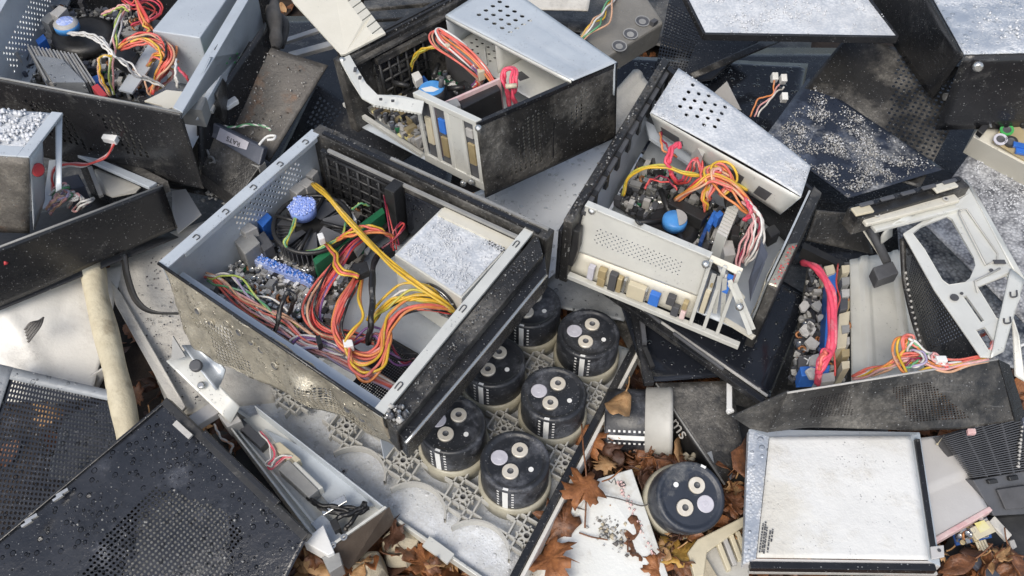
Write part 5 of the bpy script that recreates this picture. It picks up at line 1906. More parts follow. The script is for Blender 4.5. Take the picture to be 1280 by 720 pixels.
for q, w, mt in (([(62, 16), (74, 6), (84, 10), (72, 22)], -.05, 'lgrey'), ([(50, 24), (62, 14), (70, 20), (60, 30)], -.06, 'grey'), ([(44, 50), (54, 42), (58, 48), (48, 56)], -.07, 'blue'), ([(50, 88), (62, 86), (64, 96), (54, 98)], -.07, 'blue'), ([(114, 96), (124, 92), (128, 100), (118, 104)], -.065, 'blue'), ([(114, 108), (122, 104), (134, 118), (126, 122)], -.03, 'redmark'), ([(2, 56), (14, 52), (22, 64), (10, 70)], -.06, 'lgrey'), ([(136, 68), (150, 54), (172, 66), (160, 84)], -.05, 'black_plastic')):
    mb = MB()
    A.pblock(mb, q, w, w - .02, mt)
    mb.build('plug', t, bevel=.001)
mb = MB()
mb.prism(fw(A, [(148, 112, -.07), (188, 52, -.05), (205, 60, -.05), (165, 116, -.07)]), -A.n * .003, 'steel')
mb.build('bracket_bar', t)
wires(t, fw(A, [(168, -10, -.02), (174, 8, -.01), (182, 26, -.015), (190, 38, -.03), (206, 46, -.03), (215, 60, -.03), (210, 78, -.04), (198, 96, -.06), (190, 118, -.08)]), ['orange', 'red', 'yellow', 'orange', 'coral', 'red'], .0020, .007, .004)
wires(t, fw(A, [(150, 60, -.03), (165, 52, -.015), (185, 48, -.012), (202, 58, -.02), (208, 74, -.03), (200, 92, -.05), (194, 112, -.08)]), ['coral', 'coral', 'coral', 'coral', 'peach', 'yellow', 'orange', 'coral'], .0020, .008, .004)
wires(t, fw(A, [(186, 80, -.06), (196, 66, -.03), (206, 70, -.03), (214, 84, -.05), (204, 100, -.07), (186, 116, -.09)]), ['yellow', 'yellow', 'coral', 'orange', 'pink'], .0020, .009, .005)
wires(t, fw(A, [(160, 6, -.03), (150, 24, -.02), (144, 44, -.02), (142, 64, -.03), (138, 90, -.05), (142, 118, -.08)]), ['white', 'green', 'pink', 'white', 'lime'], .0018, .004, .003)
wires(t, fw(A, [(86, 42, -.05), (104, 44, -.03), (122, 50, -.02), (134, 60, -.015), (142, 70, -.02)]), ['white'] * 5, .0018, .004, .002)
wires(t, fw(A, [(142, 70, -.02), (156, 80, -.02), (170, 92, -.03), (186, 100, -.04), (206, 110, -.05)]), ['white', 'white', 'grey'], .0018, .003, .003)
wires(t, fw(A, [(142, 70, -.02), (126, 72, -.02), (124, 84, -.03), (128, 102, -.05), (138, 120, -.07)]), ['white', 'yellow', 'peach'], .0018, .002, .001)
wires(t, fw(A, [(166, 86, -.03), (176, 100, -.04), (188, 120, -.06)]), ['peach'], .0018, .001)
wires(t, fw(A, [(220, 74, -.02), (219, 90, -.02), (222, 110, -.04)]), ['white', 'white'], .0018, .001, .001)
wires(t, fw(A, [(222, 84, -.04), (232, 94, -.04), (238, 108, -.06)]), ['hotpink', 'red'], .0020, .002, .001)
wires(t, fw(A, [(128, 18, -.03), (142, 12, -.02), (156, 8, -.015), (162, 14, -.02)]), ['white', 'pink', 'peach', 'lime'], .0018, .004, .002)
wires(t, fw(A, [(150, 0, -.04), (166, 8, -.03), (180, 2, -.03), (188, 14, -.04), (178, 22, -.05), (164, 30, -.06)]), ['red', 'red', 'hotpink', 'red'], .0016, .009, .007)
# wires spilling over the drive
t2 = thing('cable_tuft', P(268, 145, .22), 'tuft of pink wires with a white plug spilling over the labelled drive', 'cable')
wires(t2, PL((242, 148, .21), (250, 136, .235), (262, 134, .235), (272, 142, .225), (268, 152, .215)), ['pink', 'pink', 'pink', 'maroon'], .0018, .005, .004)
wires(t2, PL((262, 148, .21), (268, 140, .23), (278, 138, .235), (288, 130, .24)), ['white', 'red', 'pink'], .0018, .002, .001)
mb = MB()
mb.box(P(289, 129, .24), V((.008, .006, .002)), V((-.004, .005, 0)), V((0, 0, .004)), 'white')
mb.build('plug', t2, bevel=.0015)
wires(t2, PL((272, 140, .22), (280, 126, .24), (282, 112, .25)), ['grey'], .0016, .001)
t3 = thing('loose_wire', P(310, 165, .22), 'green and white wire with a white clip lying on the stained dark plate', 'wire')
wires(t3, PL((276, 158, .215), (295, 159, .218), (312, 156, .222), (330, 158, .222), (338, 163, .222)), ['green', 'white'], .0016, .0012, .001)
mb = MB()
mb.tube(spline(PL((324, 181, .222), (330, 174, .224), (336, 170, .226), (344, 170, .226), (342, 174, .226), (334, 175, .226))), .002, 'white', 6)
mb.build('clip', t3)

# labelled optical drive
t = thing('optical_drive', P(270, 190, .17), 'black optical drive with a paper label, lying upside down between two cases', 'optical drive')
a0, a1, b0, b1 = P(250, 145, .228), P(330, 185, .212), P(245, 160, .212), P(324, 207, .194)
dep = (P(203, 222, .16) - P(245, 160, .212)) * .92
ff = MB()
nf = (a1 - a0).cross(b0 - a0).normalized()
if nf.dot(CAM - a0) < 0:
    nf = -nf
ff.prism([a0, a1, b1, b0], -nf * .012, 'bluegrey')
front = ff.build('front_face', t, bevel=.002)
bd = MB()
q0, q1 = b0 + (a0 - b0) * .06 - nf * .004, b1 + (a1 - b1) * .06 - nf * .004
bd.prism([q0, q1, q1 + dep * .75, q0 + dep * .62 - (q1 - q0) * .12], -V((0, 0, .035)), 'black_dusty')
bd.build('body', t, bevel=.0015)
xd = (a1 - a0).normalized()
yd = (a0 - b0).normalized()
lc = (a0 * .45 + a1 * .55) * .52 + (b0 * .45 + b1 * .55) * .48
mb = MB()
mb.prism([lc - xd * .026 - yd * .0095 + nf * .0003, lc + xd * .026 - yd * .0095 + nf * .0003, lc + xd * .026 + yd * .0095 + nf * .0003, lc - xd * .026 + yd * .0095 + nf * .0003], nf * .0005, 'vent_disc')
lb = mb.build('paper_label', front)
text_mesh('RATS', lc + xd * .002 + nf * .0008, -xd, -yd, .0105, 'ink', 'label_text', lb)
mb = MB()
for k in range(3):
    p = q0 + dep * (.25 + .08 * k) + xd * (.012 + .016 * k) + V((0, 0, .002))
    mb.tube(spline([p, p + xd * .008 + V((0, 0, .003)), p + xd * .014 - yd * .004]), .002, 'grey', 6)
mb.build('embossed_slot', t)
mb = MB()
strip(mb, P(203, 223, .165), P(305, 190, .19), .006, .004, 'slotcream')
for k in range(40):
    mb.oct(P(203 + 100 * rr.random(), 222, .166) * 0 + P(203, 223, .168).lerp(P(305, 190, .193), rr.random()), rr.uniform(.001, .003), rr.choice(('lgrey', 'grey', 'slotcream')), rr)
mb.build('corroded_rail', t)
mb = MB()
mb.box(P(318, 205, .185), V((.014, -.008, 0)), V((.004, .006, 0)), V((0, 0, .006)), 'grey')
mb.build('rear_block', t, bevel=.001)
panel('black_bay', [(196, 232, .115), (300, 252, .10), (330, 190, .12), (220, 170, .14)], 'black_dusty', .003, 'black dusty bay plate under the labelled drive', 'metal plate', .005, 12, 66)
mb = MB()
rq = random.Random(8)
for k in range(260):
    mb.oct(P(rq.gauss(282, 18), rq.gauss(225, 12), .108 + rq.uniform(0, .006)), rq.uniform(.001, .005), rq.choice(('grit', 'grey', 'dgrey', 'black_plastic', 'lgrey')), rq)
tag(mb.build('rubble'), 'heap of grey crumbs below the labelled drive', 'rubble', kind='stuff')

# ================================================================== CASE C, left
C_ = Fr(P(-70, 335, .235), P(203, 232, .215), P(88, 178, .22), P(-150, 240, .24))
t = thing('computer_case', C_.at(.5, .5, -.12), 'half empty black computer case at the left edge with a pale strip showing inside', 'computer case')
c = [C_.at(-.05, -.005, 0), C_.at(1, -.005, 0), P(222, 285, .14), P(-75, 415, .14)]
MB().sheet(surf(c, .002, 9, 3), 24, 12, 'black').build('side_panel', t, solid=.002)
mb = MB()
mb.tube([C_.at(-.05, -.006, .001), C_.at(1, -.006, .001)], .0016, 'grey', 6)
mb.build('panel_edge', t)
MB().sheet(surf(C_.quad(0, 1, 0, 1, -.10), .001, 6, 1), 12, 12, 'black_plastic').build('floor', t, solid=.0015)
c = [C_.at(1, 0, 0), C_.at(1, 1, 0), C_.at(1, 1, -.12), P(222, 285, .14)]
MB().sheet(surf(c, .002, 9, 4), 12, 8, 'black').build('end_wall', t, solid=.002)
mb = MB()
C_.pblock(mb, [(84, 188), (92, 185), (196, 228), (186, 234)], .004, -.002, 'steel')
C_.pblock(mb, [(98, 186), (120, 180), (210, 226), (198, 230)], .0, -.02, 'black_dusty')
mb.build('end_rail', t, bevel=.0008)
mb = MB()
mb.prism(fw(C_, [(118, 212, -.03), (128, 210, -.03), (176, 234, -.02), (170, 240, -.02), (140, 246, -.03), (122, 238, -.04)]), -C_.n * .002, 'lattice')
mb.build('pale_insert', t)
mb = MB()
C_.pblock(mb, [(74, 222), (98, 217), (106, 232), (82, 238)], -.02, -.06, 'bluegrey')
mb.build('grey_block', t, bevel=.0015)
mb = MB()
strip(mb, C_.px(112, 208, -.01), C_.px(126, 244, -.03), .006, .004, 'grey')
strip(mb, C_.px(66, 200, -.01), C_.px(58, 260, -.02), .01, .004, 'steel')
mb.build('inner_bar', t)
wires(t, fw(C_, [(66, 240, -.02), (64, 224, .0), (68, 210, .015), (84, 205, .02), (104, 205, .025), (124, 200, .03), (138, 188, .04), (142, 178, .045)]), ['pink', 'red', 'white'], .0018, .003, .001)
mb = MB()
mb.box(C_.px(139, 172, .05), V((.010, -.003, 0)), V((.002, .006, .002)), V((0, -.001, .005)), 'white')
mb.build('plug', t, bevel=.001)
wires(t, fw(C_, [(60, 250, -.03), (68, 238, -.01), (80, 234, .0), (88, 240, -.01), (72, 252, -.02), (56, 256, -.03)]), ['white', 'pink', 'white', 'green', 'pink'], .0019, .006, .005)
wires(t, fw(C_, [(86, 258, -.04), (92, 246, -.015), (100, 246, -.01), (98, 258, -.03), (106, 250, -.01), (116, 248, -.015)]), ['white', 'pink', 'white', 'white'], .0019, .006, .005)
wires(t, fw(C_, [(58, 262, -.02), (66, 248, .0), (78, 240, .0), (70, 258, -.02), (62, 268, -.03)]), ['lilac', 'peach', 'pink'], .0019, .005, .005)
mb = MB()
for k in range(8):
    mb.oct(P(5 + rr.uniform(-6, 8), 323 + rr.uniform(-6, 6), .205), rr.uniform(.002, .005), 'redmark', rr)
mb.build('red_mark', t, kind='stuff')

# box B on it
B = Fr(P(-70, 190, .335), P(37, 197, .33), P(79, 142, .335), P(-20, 132, .34))
t = thing('drive_cage_box', B.at(.5, .5, -.16), 'small steel cage with an icy top and brown front plate at the left edge', 'drive cage')
MB().sheet(surf(B.quad(0, .86, .2, 1.0, -.003), .002, 14, 1), 12, 12, 'frost').build('icy_top', t, solid=.002)
mb = MB()
B.block(mb, .86, 1.0, -.01, 1.0, .002, -.002, 'steel')
B.block(mb, 0, .86, -.01, .2, .002, -.002, 'steel')
mb.build('top_frame', t, bevel=.0008)
c = [B.at(-.05, -.015, .0), B.at(1.0, -.015, .0), P(37, 291, .195), P(-75, 288, .20)]
MB().sheet(surf(c, .001, 9, 3), 10, 10, 'brown_dark').build('front_plate', t, solid=.002)
mb = MB()
mb.sheet(surf([B.at(.97, .02, -.004), B.at(.97, .40, -.004), P(56, 250, .22), P(43, 288, .20)], .001, 9, 4), 8, 8, 'steel')
mb.sheet(surf(PL((69, 152, .328), (78, 145, .33), (77, 236, .265), (70, 240, .262)), .0005, 9, 4), 4, 8, 'steel_in')
mb.build('side_wall', t, solid=.0015)
MB().lathe(P(46, 212, .30), V((1, -.5, .2)), [(.007, 0), (.009, .003), (.007, .004)], 'redmark', 14).build('red_dot', t)
grains('ice_grains', [B.at(0, .25, 0), B.at(.84, .25, 0), B.at(.84, .98, 0), B.at(0, .98, 0)], 420, .001, .0045, 'ice', 37, 'white ice pellets lying on the small steel cage at the left edge', cat='ice grains')

# ================================================================== CASE F, right with skeleton frame
F = Fr(P(988, 491, .215), P(1248, 449, .225), P(1215, 226, .25), P(1012, 282, .235))
t = thing('computer_case', F.at(.5, .5, -.11), 'dismantled computer case at the right with a pale skeleton frame and thick pink cable', 'computer case')
c = PL((985, 490, .215), (1247, 448, .225), (1278, 528, .165), (958, 541, .155))


def fh(u, v):
    return .006 * math.sin(u * 7) * v


MB().perf(surf(c, .003, 12, 5, fh), 78, 26, 'brown_dark' if 0 else 'black_dusty', lambda u, v: inpoly(u, v, [(.13, .22), (.30, .2), (.34, .75), (.16, .75)]) or inpoly(u, v, [(.48, .2), (.66, .2), (.80, .85), (.56, .85)]), .34).build('dented_front_panel', t, solid=.0015)
mb = MB()
c2 = PL((915, 521, .185), (986, 489, .217), (960, 541, .157), (938, 536, .16))
plate(c2, .002, 'black_dusty', mb)
mb.build('folded_corner', t)
mb = MB()
plate(PL((1248, 449, .226), (1262, 456, .215), (1282, 520, .165), (1270, 528, .165)), .002, 'black', mb)
mb.build('side_return', t)
mb = MB()
mb.tube(PL((984, 491, .216), (1247, 449, .226)), .0014, 'lgrey', 6)
mb.build('panel_edge', t)
# floor strips, board
mb = MB()
c = PL((1064, 478, .125), (1158, 478, .125), (1132, 312, .14), (1062, 325, .14))
mb.sheet(surf(c, .0006, 6, 3, lambda u, v: .004 * (abs(u - .25) < .06) + .003 * (abs(u - .8) < .05)), 30, 14, 'pale')
mb.build('floor_plate', t, solid=.002)
mb = MB()
plate(PL((985, 480, .115), (1062, 480, .115), (1062, 330, .13), (1010, 330, .13)), .003, 'pcbdark', mb)
b = mb.build('motherboard', t)
comps(F, [(988, 478), (1058, 476), (1056, 335), (1012, 335)], -.09, 340, 4, b, ('ink', 'dgrey', 'black_plastic', 'grey', 'lgrey', 'dgrey', 'ink', 'grit'), .014, .006)
for q, w, mt, nm in (([(1036, 342), (1047, 340), (1043, 436), (1030, 438)], -.055, 'blue', 'blue_slot'), ([(1049, 392), (1063, 388), (1058, 434), (1046, 436)], -.05, 'slotcream', 'cream_slot'), ([(1030, 333), (1042, 330), (1045, 340), (1034, 344)], -.05, 'slotcream', 'plug'), ([(1050, 374), (1060, 372), (1060, 386), (1050, 388)], -.045, 'dgrey', 'plug'), ([(1000, 458), (1038, 456), (1036, 468), (1002, 470)], -.06, 'blue', 'blue_slot'), ([(1022, 468), (1044, 464), (1044, 476), (1024, 478)], -.05, 'lgrey', 'plug')):
    mb = MB()
    F.pblock(mb, q, w, w - .03, mt)
    mb.build(nm, t, bevel=.001)
mb = MB()
F.pblock(mb, [(998, 446), (1028, 442), (1028, 456), (998, 460)], -.062, -.07, 'ink')
pp = mb.build('printed_board', t)
p = F.px(1013, 451, -.0615)
text_mesh('X-', p, F.px(1024, 449, -.0615) - p, F.n.cross(F.px(1024, 449, -.0615) - p), .014, 'white', 'board_text', pp, .0004)
mb = MB()
for k in range(9):
    pz = 340 + 15 * k
    F.pblock(mb, [(1052, pz - 8), (1062, pz - 9), (1062, pz), (1053, pz + 2)], -.06 + .006 * (k % 3), -.09, ('slotcream', 'grey', 'lgrey', 'brass')[k % 4])
mb.build('port_row', t, kind='stuff')
rr2 = random.Random(9)
mb = MB()
for k in range(10):
    x, y = rr2.uniform(1000, 1028), rr2.uniform(380, 470)
    s_ = rr2.uniform(6, 12)
    mb.prism([F.px(x + s_ * math.cos(a) * rr2.uniform(.5, 1), y + s_ * math.sin(a) * rr2.uniform(.5, 1.2), -.05) for a in (0, 1.1, 2.2, 3.3, 4.4, 5.4)], F.n * .004, rr2.choice(('lgrey', 'grit', 'grey')))
mb.build('broken_flakes', t, kind='stuff')
# mesh wall
c = PL((1128, 296, .235), (1240, 448, .22), (1160, 468, .135), (1130, 345, .14))
MB().perf(surf(c, .001, 9, 6), 40, 18, 'black_drop', lambda u, v: .12 < u < .8 and .12 < v < .85, .34).build('mesh_wall', t, solid=.0012)
mb = MB()
mb.tube(spline(PL((1128, 298, .23), (1131, 350, .19), (1142, 400, .17), (1156, 440, .16))), .004, 'black_dusty', 6)
for k in range(18):
    s_ = k / 17
    mb.oct(P(1130 + 24 * s_ ** 1.4, 320 + 120 * s_, .205 - .04 * s_), .0028, 'lgrey', rr)
mb.build('studded_edge', t)
# skeleton frame
outer = PL((1129, 292, .242), (1160, 272, .245), (1196, 250, .25), (1206, 224, .256), (1216, 238, .256), (1268, 336, .246), (1276, 372, .243), (1240, 447, .232), (1226, 446, .232), (1204, 414, .234), (1168, 362, .238))
holes_ = [PL((1141, 292, .243), (1152, 283, .244), (1184, 270, .247), (1190, 274, .247), (1218, 322, .244), (1220, 332, .243), (1213, 348, .241), (1206, 353, .241), (1186, 356, .240), (1178, 350, .240), (1156, 312, .242)),
          PL((1222, 359, .240), (1258, 344, .2425), (1262, 350, .242), (1252, 400, .237), (1246, 398, .237)),
          PL((1204, 371, .2385), (1208, 370, .2385), (1230, 401, .236), (1226, 403, .236)),
          PL((1220, 413, .235), (1231, 409, .236), (1243, 428, .2345), (1236, 438, .2338))]
mb = MB()
plate_hole(mb, outer, holes_, .0025, 'pale')
sk = mb.build('skeleton_frame', t, bevel=.0006)
up = frame_n(outer)
mb = MB()
for pts in ([(1199, 264, .252), (1208, 262, .2525), (1247, 318, .2465), (1246, 326, .246), (1232, 332, .245), (1199, 268, .2515)], [(1222, 366, .241), (1218, 352, .242), (1250, 336, .245)]):
    cl = pts + ([pts[0]] if len(pts) > 4 else [])
    mb.tube([P(*p) + up * .0008 for p in cl], .0013, 'lattice', 5)
mb.build('pressed_line', sk)
mb = MB()
mb.lathe(P(1193, 372, .240), up, [(.005, 0), (.005, .0009)], 'ink', 14)
mb.lathe(P(1239, 338, .245), up, [(.0025, 0), (.0025, .0009)], 'ink', 10)
mb.lathe(P(1202, 367, .2405), up, [(.002, 0), (.002, .0009)], 'ink', 10)
mb.box(P(1249, 328, .2465) + up * .001, V((.007, 0, 0)), V((0, .003, 0)), up * .0008, 'ink')
mb.build('frame_hole', sk, kind='stuff')
# side flange of the frame
mb = MB()
mb.sheet(surf(PL((1206, 224, .2575), (1217, 236, .2575), (1281, 350, .235), (1266, 336, .247)), .0004, 9, 2), 10, 3, 'pale')
mb.sheet(surf(PL((1263, 336, .249), (1280, 350, .2445), (1254, 440, .232), (1238, 448, .234)), .0006, 9, 2), 5, 10, 'pale')
mb.sheet(surf(PL((1264, 388, .235), (1274, 420, .225), (1282, 478, .20), (1268, 470, .20)), .0006, 9, 2), 5, 10, 'pale')
o = mb.build('side_flange', t, solid=.0018)
mb = MB()
for x, y, z in ((1267, 365, .2450), (1259, 398, .2405)):
    mb.tube(spline([P(x - 4, y, z + .001), P(x - 3, y + 6, z), P(x + 4, y + 5, z), P(x + 4, y - 2, z + .001)]), .001, 'ink', 5)
mb.build('tab_slot', o)
# top rails
mb = MB()
strip(mb, P(1066, 266, .268), P(1206, 226, .268), .022, .03, 'black_dusty')
strip(mb, P(1070, 258, .272), P(1200, 222, .272), .008, .008, 'black')
for k in range(5):
    strip(mb, P(1075 + 26 * k, 256 - 7 * k, .276), P(1092 + 26 * k, 251.5 - 7 * k, .276), .006, .003, 'dgrey')
mb.build('top_beam', t, bevel=.0015)
mb = MB()
strip(mb, P(1080, 276, .262), P(1197, 246, .262), .013, .006, 'cream')
strip(mb, P(1092, 284, .254), P(1196, 257, .254), .012, .006, 'pale')
strip(mb, P(1067, 264, .273), P(1090, 259, .273), .014, .004, 'slotcream')
strip(mb, P(1168, 236, .274), P(1195, 228, .274), .013, .004, 'cream')
rl_ = mb.build('pale_rail', t, bevel=.0015)
for x, y in ((1096, 269), (1182, 249)):
    MB().lathe(P(x, y, .263), V((0, 0, 1)), [(.004, 0), (.004, .0012), (.002, .0012), (.002, .0004)], ['lattice', 'lattice', 'ink'], 12).build('rivet', rl_)
mb = MB()
fn_pts = spline(PL((1108, 300, .215), (1109, 290, .235), (1117, 280, .25), (1130, 272, .256), (1142, 276, .25)))
mi = mb.m('pale')
i = mb.add([p + s_ * V((.009, .007, 0)) for p in fn_pts for s_ in (-1, 1)])
for k in range(len(fn_pts) - 1):
    mb.face([i + 2 * k, i + 2 * k + 1, i + 2 * k + 3, i + 2 * k + 2], mi, True)
mb.build('curved_tab', t, solid=.002)
mb = MB()
mb.tube(PL((1086, 280, .235), (1109, 328, .185)), .006, 'dgrey', 8)
F.pblock(mb, [(1091, 334), (1116, 326), (1124, 341), (1098, 350)], -.04, -.06, 'dgrey')
mb.build('lock_lever', t, bevel=.0015)
mb = MB()
strip(mb, P(1073, 276, .245), P(1100, 318, .18), .008, .003, 'cream')
mb.build('side_post', t)
panel('black_flap', [(1006, 300, .165), (1092, 318, .15), (1080, 268, .20), (1020, 262, .205)], 'black_dusty', .003, 'small black flap plate above the blue slot of the dismantled case', 'metal plate', .002, 8, 70, parent=t)
mb = MB()
strip(mb, P(1004, 306, .17), P(1060, 334, .155), .012, .02, 'black_plastic')
mb.build('flap_bar', t)
wires(t, fw(F, [(1004, 328, -.02), (1018, 333, .0), (1030, 346, .005), (1039, 366, .005), (1041, 392, .0), (1041, 418, .0), (1038, 440, -.005), (1030, 456, -.01), (1023, 466, -.02), (1021, 480, -.05)]), ['hotpink', 'hotpink', 'hotpink'], .0036, .0028, .001, ends=.9)
wires(t, fw(F, [(1022, 462, -.01), (1026, 444, .0), (1032, 438, .004), (1034, 444, .004), (1026, 452, .0), (1024, 462, -.01)]), ['hotpink', 'coral'], .0024, .002, .002)
wires(t, fw(F, [(1048, 330, -.05), (1046, 360, -.03), (1044, 400, -.03), (1043, 470, -.05)]), ['red'], .0014, .001)
wires(t, fw(F, [(1066, 472, -.06), (1090, 464, -.04), (1112, 458, -.02), (1130, 450, -.01), (1150, 448, -.005), (1176, 456, .0), (1200, 455, .0), (1234, 448, .0)]), ['orange', 'coral', 'peach', 'pink', 'white', 'orange', 'pink'], .0019, .005, .003)
wires(t, fw(F, [(1080, 466, -.05), (1108, 456, -.02), (1130, 438, -.005), (1132, 424, .0), (1122, 424, .0), (1120, 440, -.005), (1132, 462, -.005), (1140, 468, -.005), (1160, 458, .0), (1180, 456, .0)]), ['orange', 'yellow'], .0019, .003, .002)
wires(t, fw(F, [(1128, 448, -.02), (1132, 430, .0), (1136, 422, .004), (1142, 426, .004), (1154, 440, .0), (1166, 446, .0), (1178, 456, .0)]), ['coral', 'green', 'orange', 'white', 'coral'], .0019, .004, .003)
wires(t, fw(F, [(1116, 456, -.03), (1140, 436, -.01), (1152, 444, .0), (1146, 456, .0), (1128, 462, -.01)]), ['green', 'white', 'maroon', 'lilac'], .0017, .006, .005)
wires(t, fw(F, [(1176, 448, .005), (1168, 440, .006), (1164, 444, .006), (1172, 452, .006), (1186, 458, .004)]), ['pink', 'white', 'red'], .0018, .003, .002)
wires(t, fw(F, [(1234, 446, .004), (1240, 430, .006), (1236, 418, -.01), (1226, 420, -.03)]), ['coral', 'pink'], .0017, .002, .001)
mb = MB()
mb.box(F.px(1176, 450, .006), V((.006, 0, 0)), V((0, .004, 0)), F.n * .004, 'white')
mb.build('plug', t, bevel=.001)
mb = MB()
mb.tube(spline(PL((1262, 396, .17), (1268, 410, .18), (1274, 430, .18))), .002, 'white', 6)
mb.tube(spline(PL((1268, 440, .19), (1276, 432, .19), (1290, 428, .19))), .002, 'white', 6)
mb.build('white_wire', t)

# ================================================================== sheets under case E and centre right
panel('wet_black_sheet', [(702, 316, .118), (962, 498, .105), (1012, 372, .115), (800, 245, .13)], 'black_wet', .002, 'wet black case lid sticking out under the case with the dotted rear panel', 'case lid', .0012, 5, 81)
mb = MB()
n_ = V((0, 0, 1))
strip(mb, P(700, 320, .122), P(955, 500, .112), .010, .010, 'black')
strip(mb, P(704, 316, .126), P(960, 494, .116), .003, .004, 'lgrey')
strip(mb, P(806, 386, .128), P(826, 402, .127), .004, .004, 'dgrey')
strip(mb, P(842, 415, .126), P(905, 461, .124), .004, .004, 'dgrey')
tag(mb.build('folded_rail', bevel=.001), 'folded black rail running along the front edge of the wet black lid', 'rail')
panel('glossy_sheet', [(808, 478, .075), (918, 470, .075), (835, 355, .09), (768, 358, .088)], 'black_wet', .002, 'triangular glossy blue black panel between the tray and the wet black lid', 'metal panel', .0008, 4, 82)
t = thing('slotted_rail', P(800, 410, .08), 'black rail with a slot lying across the glossy panel beside the tray', 'rail')
mb = MB()
strip(mb, P(793, 380, .100), P(812, 478, .09), .014, .010, 'black')
mb.build('rail_bar', t, bevel=.0015)
mb = MB()
strip(mb, P(801, 384, .106), P(806, 428, .101), .006, .006, 'dgrey')
strip(mb, P(806, 434, .102), P(816, 458, .098), .006, .006, 'black_plastic')
mb.build('slot_lip', t)
panel('dusty_sheet', [(755, 385, .05), (812, 480, .05), (800, 360, .06), (762, 358, .06)], 'black_dusty', .002, 'small dusty black sheet squeezed between the tray corner and slotted rail', 'metal sheet', .002, 9, 83)
t = thing('printed_black_box', P(870, 540, .0), 'dusty black box with slanted white print below the glossy panel', 'box')
c = PL((820, 479, .075), (915, 476, .085), (930, 568, .05), (905, 606, .04))
MB().sheet(surf(c, .0012, 9, 3), 14, 12, 'black_dusty').build('lid', t, solid=.002)
mb = MB()
c2 = PL((820, 480, .074), (906, 606, .039), (868, 590, .0), (808, 500, .03))
mb.sheet(surf(c2, .001, 9, 4), 12, 6, 'black_plastic')
sd = mb.build('side', t, solid=.002)
mb = MB()
mb.tube(PL((820, 479, .077), (906, 606, .042)), .0014, 'grey', 6)
mb.build('edge', t)
p0 = P(856, 544, .055)
xd = (P(862, 566, .048) - P(846, 532, .058)).normalized()
text_mesh('ms', P(851, 535, .052), (P(905, 606, .04) - P(820, 480, .075)), (P(820, 480, .075) - P(790, 515, .03)), .024, 'lgrey', 'side_print', t, .004)
mb = MB()
strip(mb, P(912, 478, .092), P(912, 512, .088), .007, .005, 'white')
strip(mb, P(909, 514, .087), P(917, 511, .087), .006, .005, 'white')
mb.build('white_clip', t, bevel=.001)
mb = MB()
plate(PL((884, 566, .052), (916, 552, .055), (906, 600, .042)), .002, 'silver_dark', mb)
tag(mb.build('metal_scrap'), 'dull grey triangular scrap against the printed black box', 'metal scrap')
mb = MB()
strip(mb, P(918, 552, .05), P(908, 598, .04), .012, .012, 'bluegrey')
tag(mb.build('plastic_strip', bevel=.001), 'short blue grey strip right of the dull triangular scrap', 'plastic strip')
mb = MB()
for k in range(5):
    mb.oct(P(862 + rr.uniform(-8, 10), 571 + rr.uniform(-5, 4), .03), rr.uniform(.005, .010), 'stone', rr)
tag(mb.build('pebble'), 'small pale lump at the foot of the printed black box', 'pebble')
panel('dark_plate', [(850, 610, .015), (960, 640, .015), (960, 520, .04), (900, 500, .045)], 'black_plastic', .002, 'black plate lying in the leaves behind the panel back', 'metal plate', .002, 9, 84)

# ================================================================== flat screen back
t = thing('flat_screen', P(1050, 620, .06), 'white sheet of a dismantled flat screen in a metal frame, bottom right', 'screen panel')
L4 = PL((962, 546, .118), (1138, 545, .118), (1161, 700, .10), (946, 697, .10))
MB().sheet(surf(L4, .0012, 10, 3), 24, 24, 'paper').build('white_sheet', t, solid=.0015)
O4 = PL((936, 536, .112), (1150, 540, .112), (1176, 708, .094), (929, 705, .094))
mb = MB()
for k in range(4):
    a, b = O4[k], O4[(k + 1) % 4]
    ia, ib = L4[k], L4[(k + 1) % 4]
    mb.prism([a, b, ib - V((0, 0, .002)), ia - V((0, 0, .002))], V((0, 0, -.012)), ('steel', 'steel', 'greypanel', 'frost_mid')[k])
mb.build('metal_frame', t, bevel=.0008)
mb = MB()
strip(mb, P(1147, 548, .119), P(1168, 690, .101), .006, .008, 'black')
strip(mb, P(938, 706, .098), P(1170, 709, .098), .008, .01, 'black')
strip(mb, P(936, 713, .085), P(1172, 716, .085), .004, .006, 'lgrey')
mb.build('dark_edge', t, bevel=.0008)
mb = MB()
plate(PL((1163, 683, .103), (1180, 681, .103), (1181, 696, .102), (1165, 699, .102)), .003, 'greypanel', mb)
tb = mb.build('mounting_tab', t, bevel=.001)
MB().lathe(P(1174, 688, .1035), V((0, 0, 1)), [(.002, 0), (.002, .0006)], 'ink', 10).build('tab_hole', tb)
mb = MB()
nl = frame_n(L4)
rx = random.Random(4)
dn_ = (P(952, 690, .102) - P(957, 655, .104)).normalized()
sx = dn_.cross(nl)
for x, y0, y1 in ((952.5, 655, 691), (955.5, 653, 690), (962.5, 664, 691), (965.5, 662, 678), (958, 660, 692)):
    y = y0
    while y < y1:
        ln = rx.uniform(.8, 3)
        p = P(x - (y - 655) * .13 + 1.5, y, .1025 - (y - 690) * .00011 + .0014)
        mb.box(p, dn_ * ln * .00042, sx * .0009, nl * .0003, 'ink')
        y += ln + rx.uniform(.6, 1.4)
mb.build('printed_code', t)
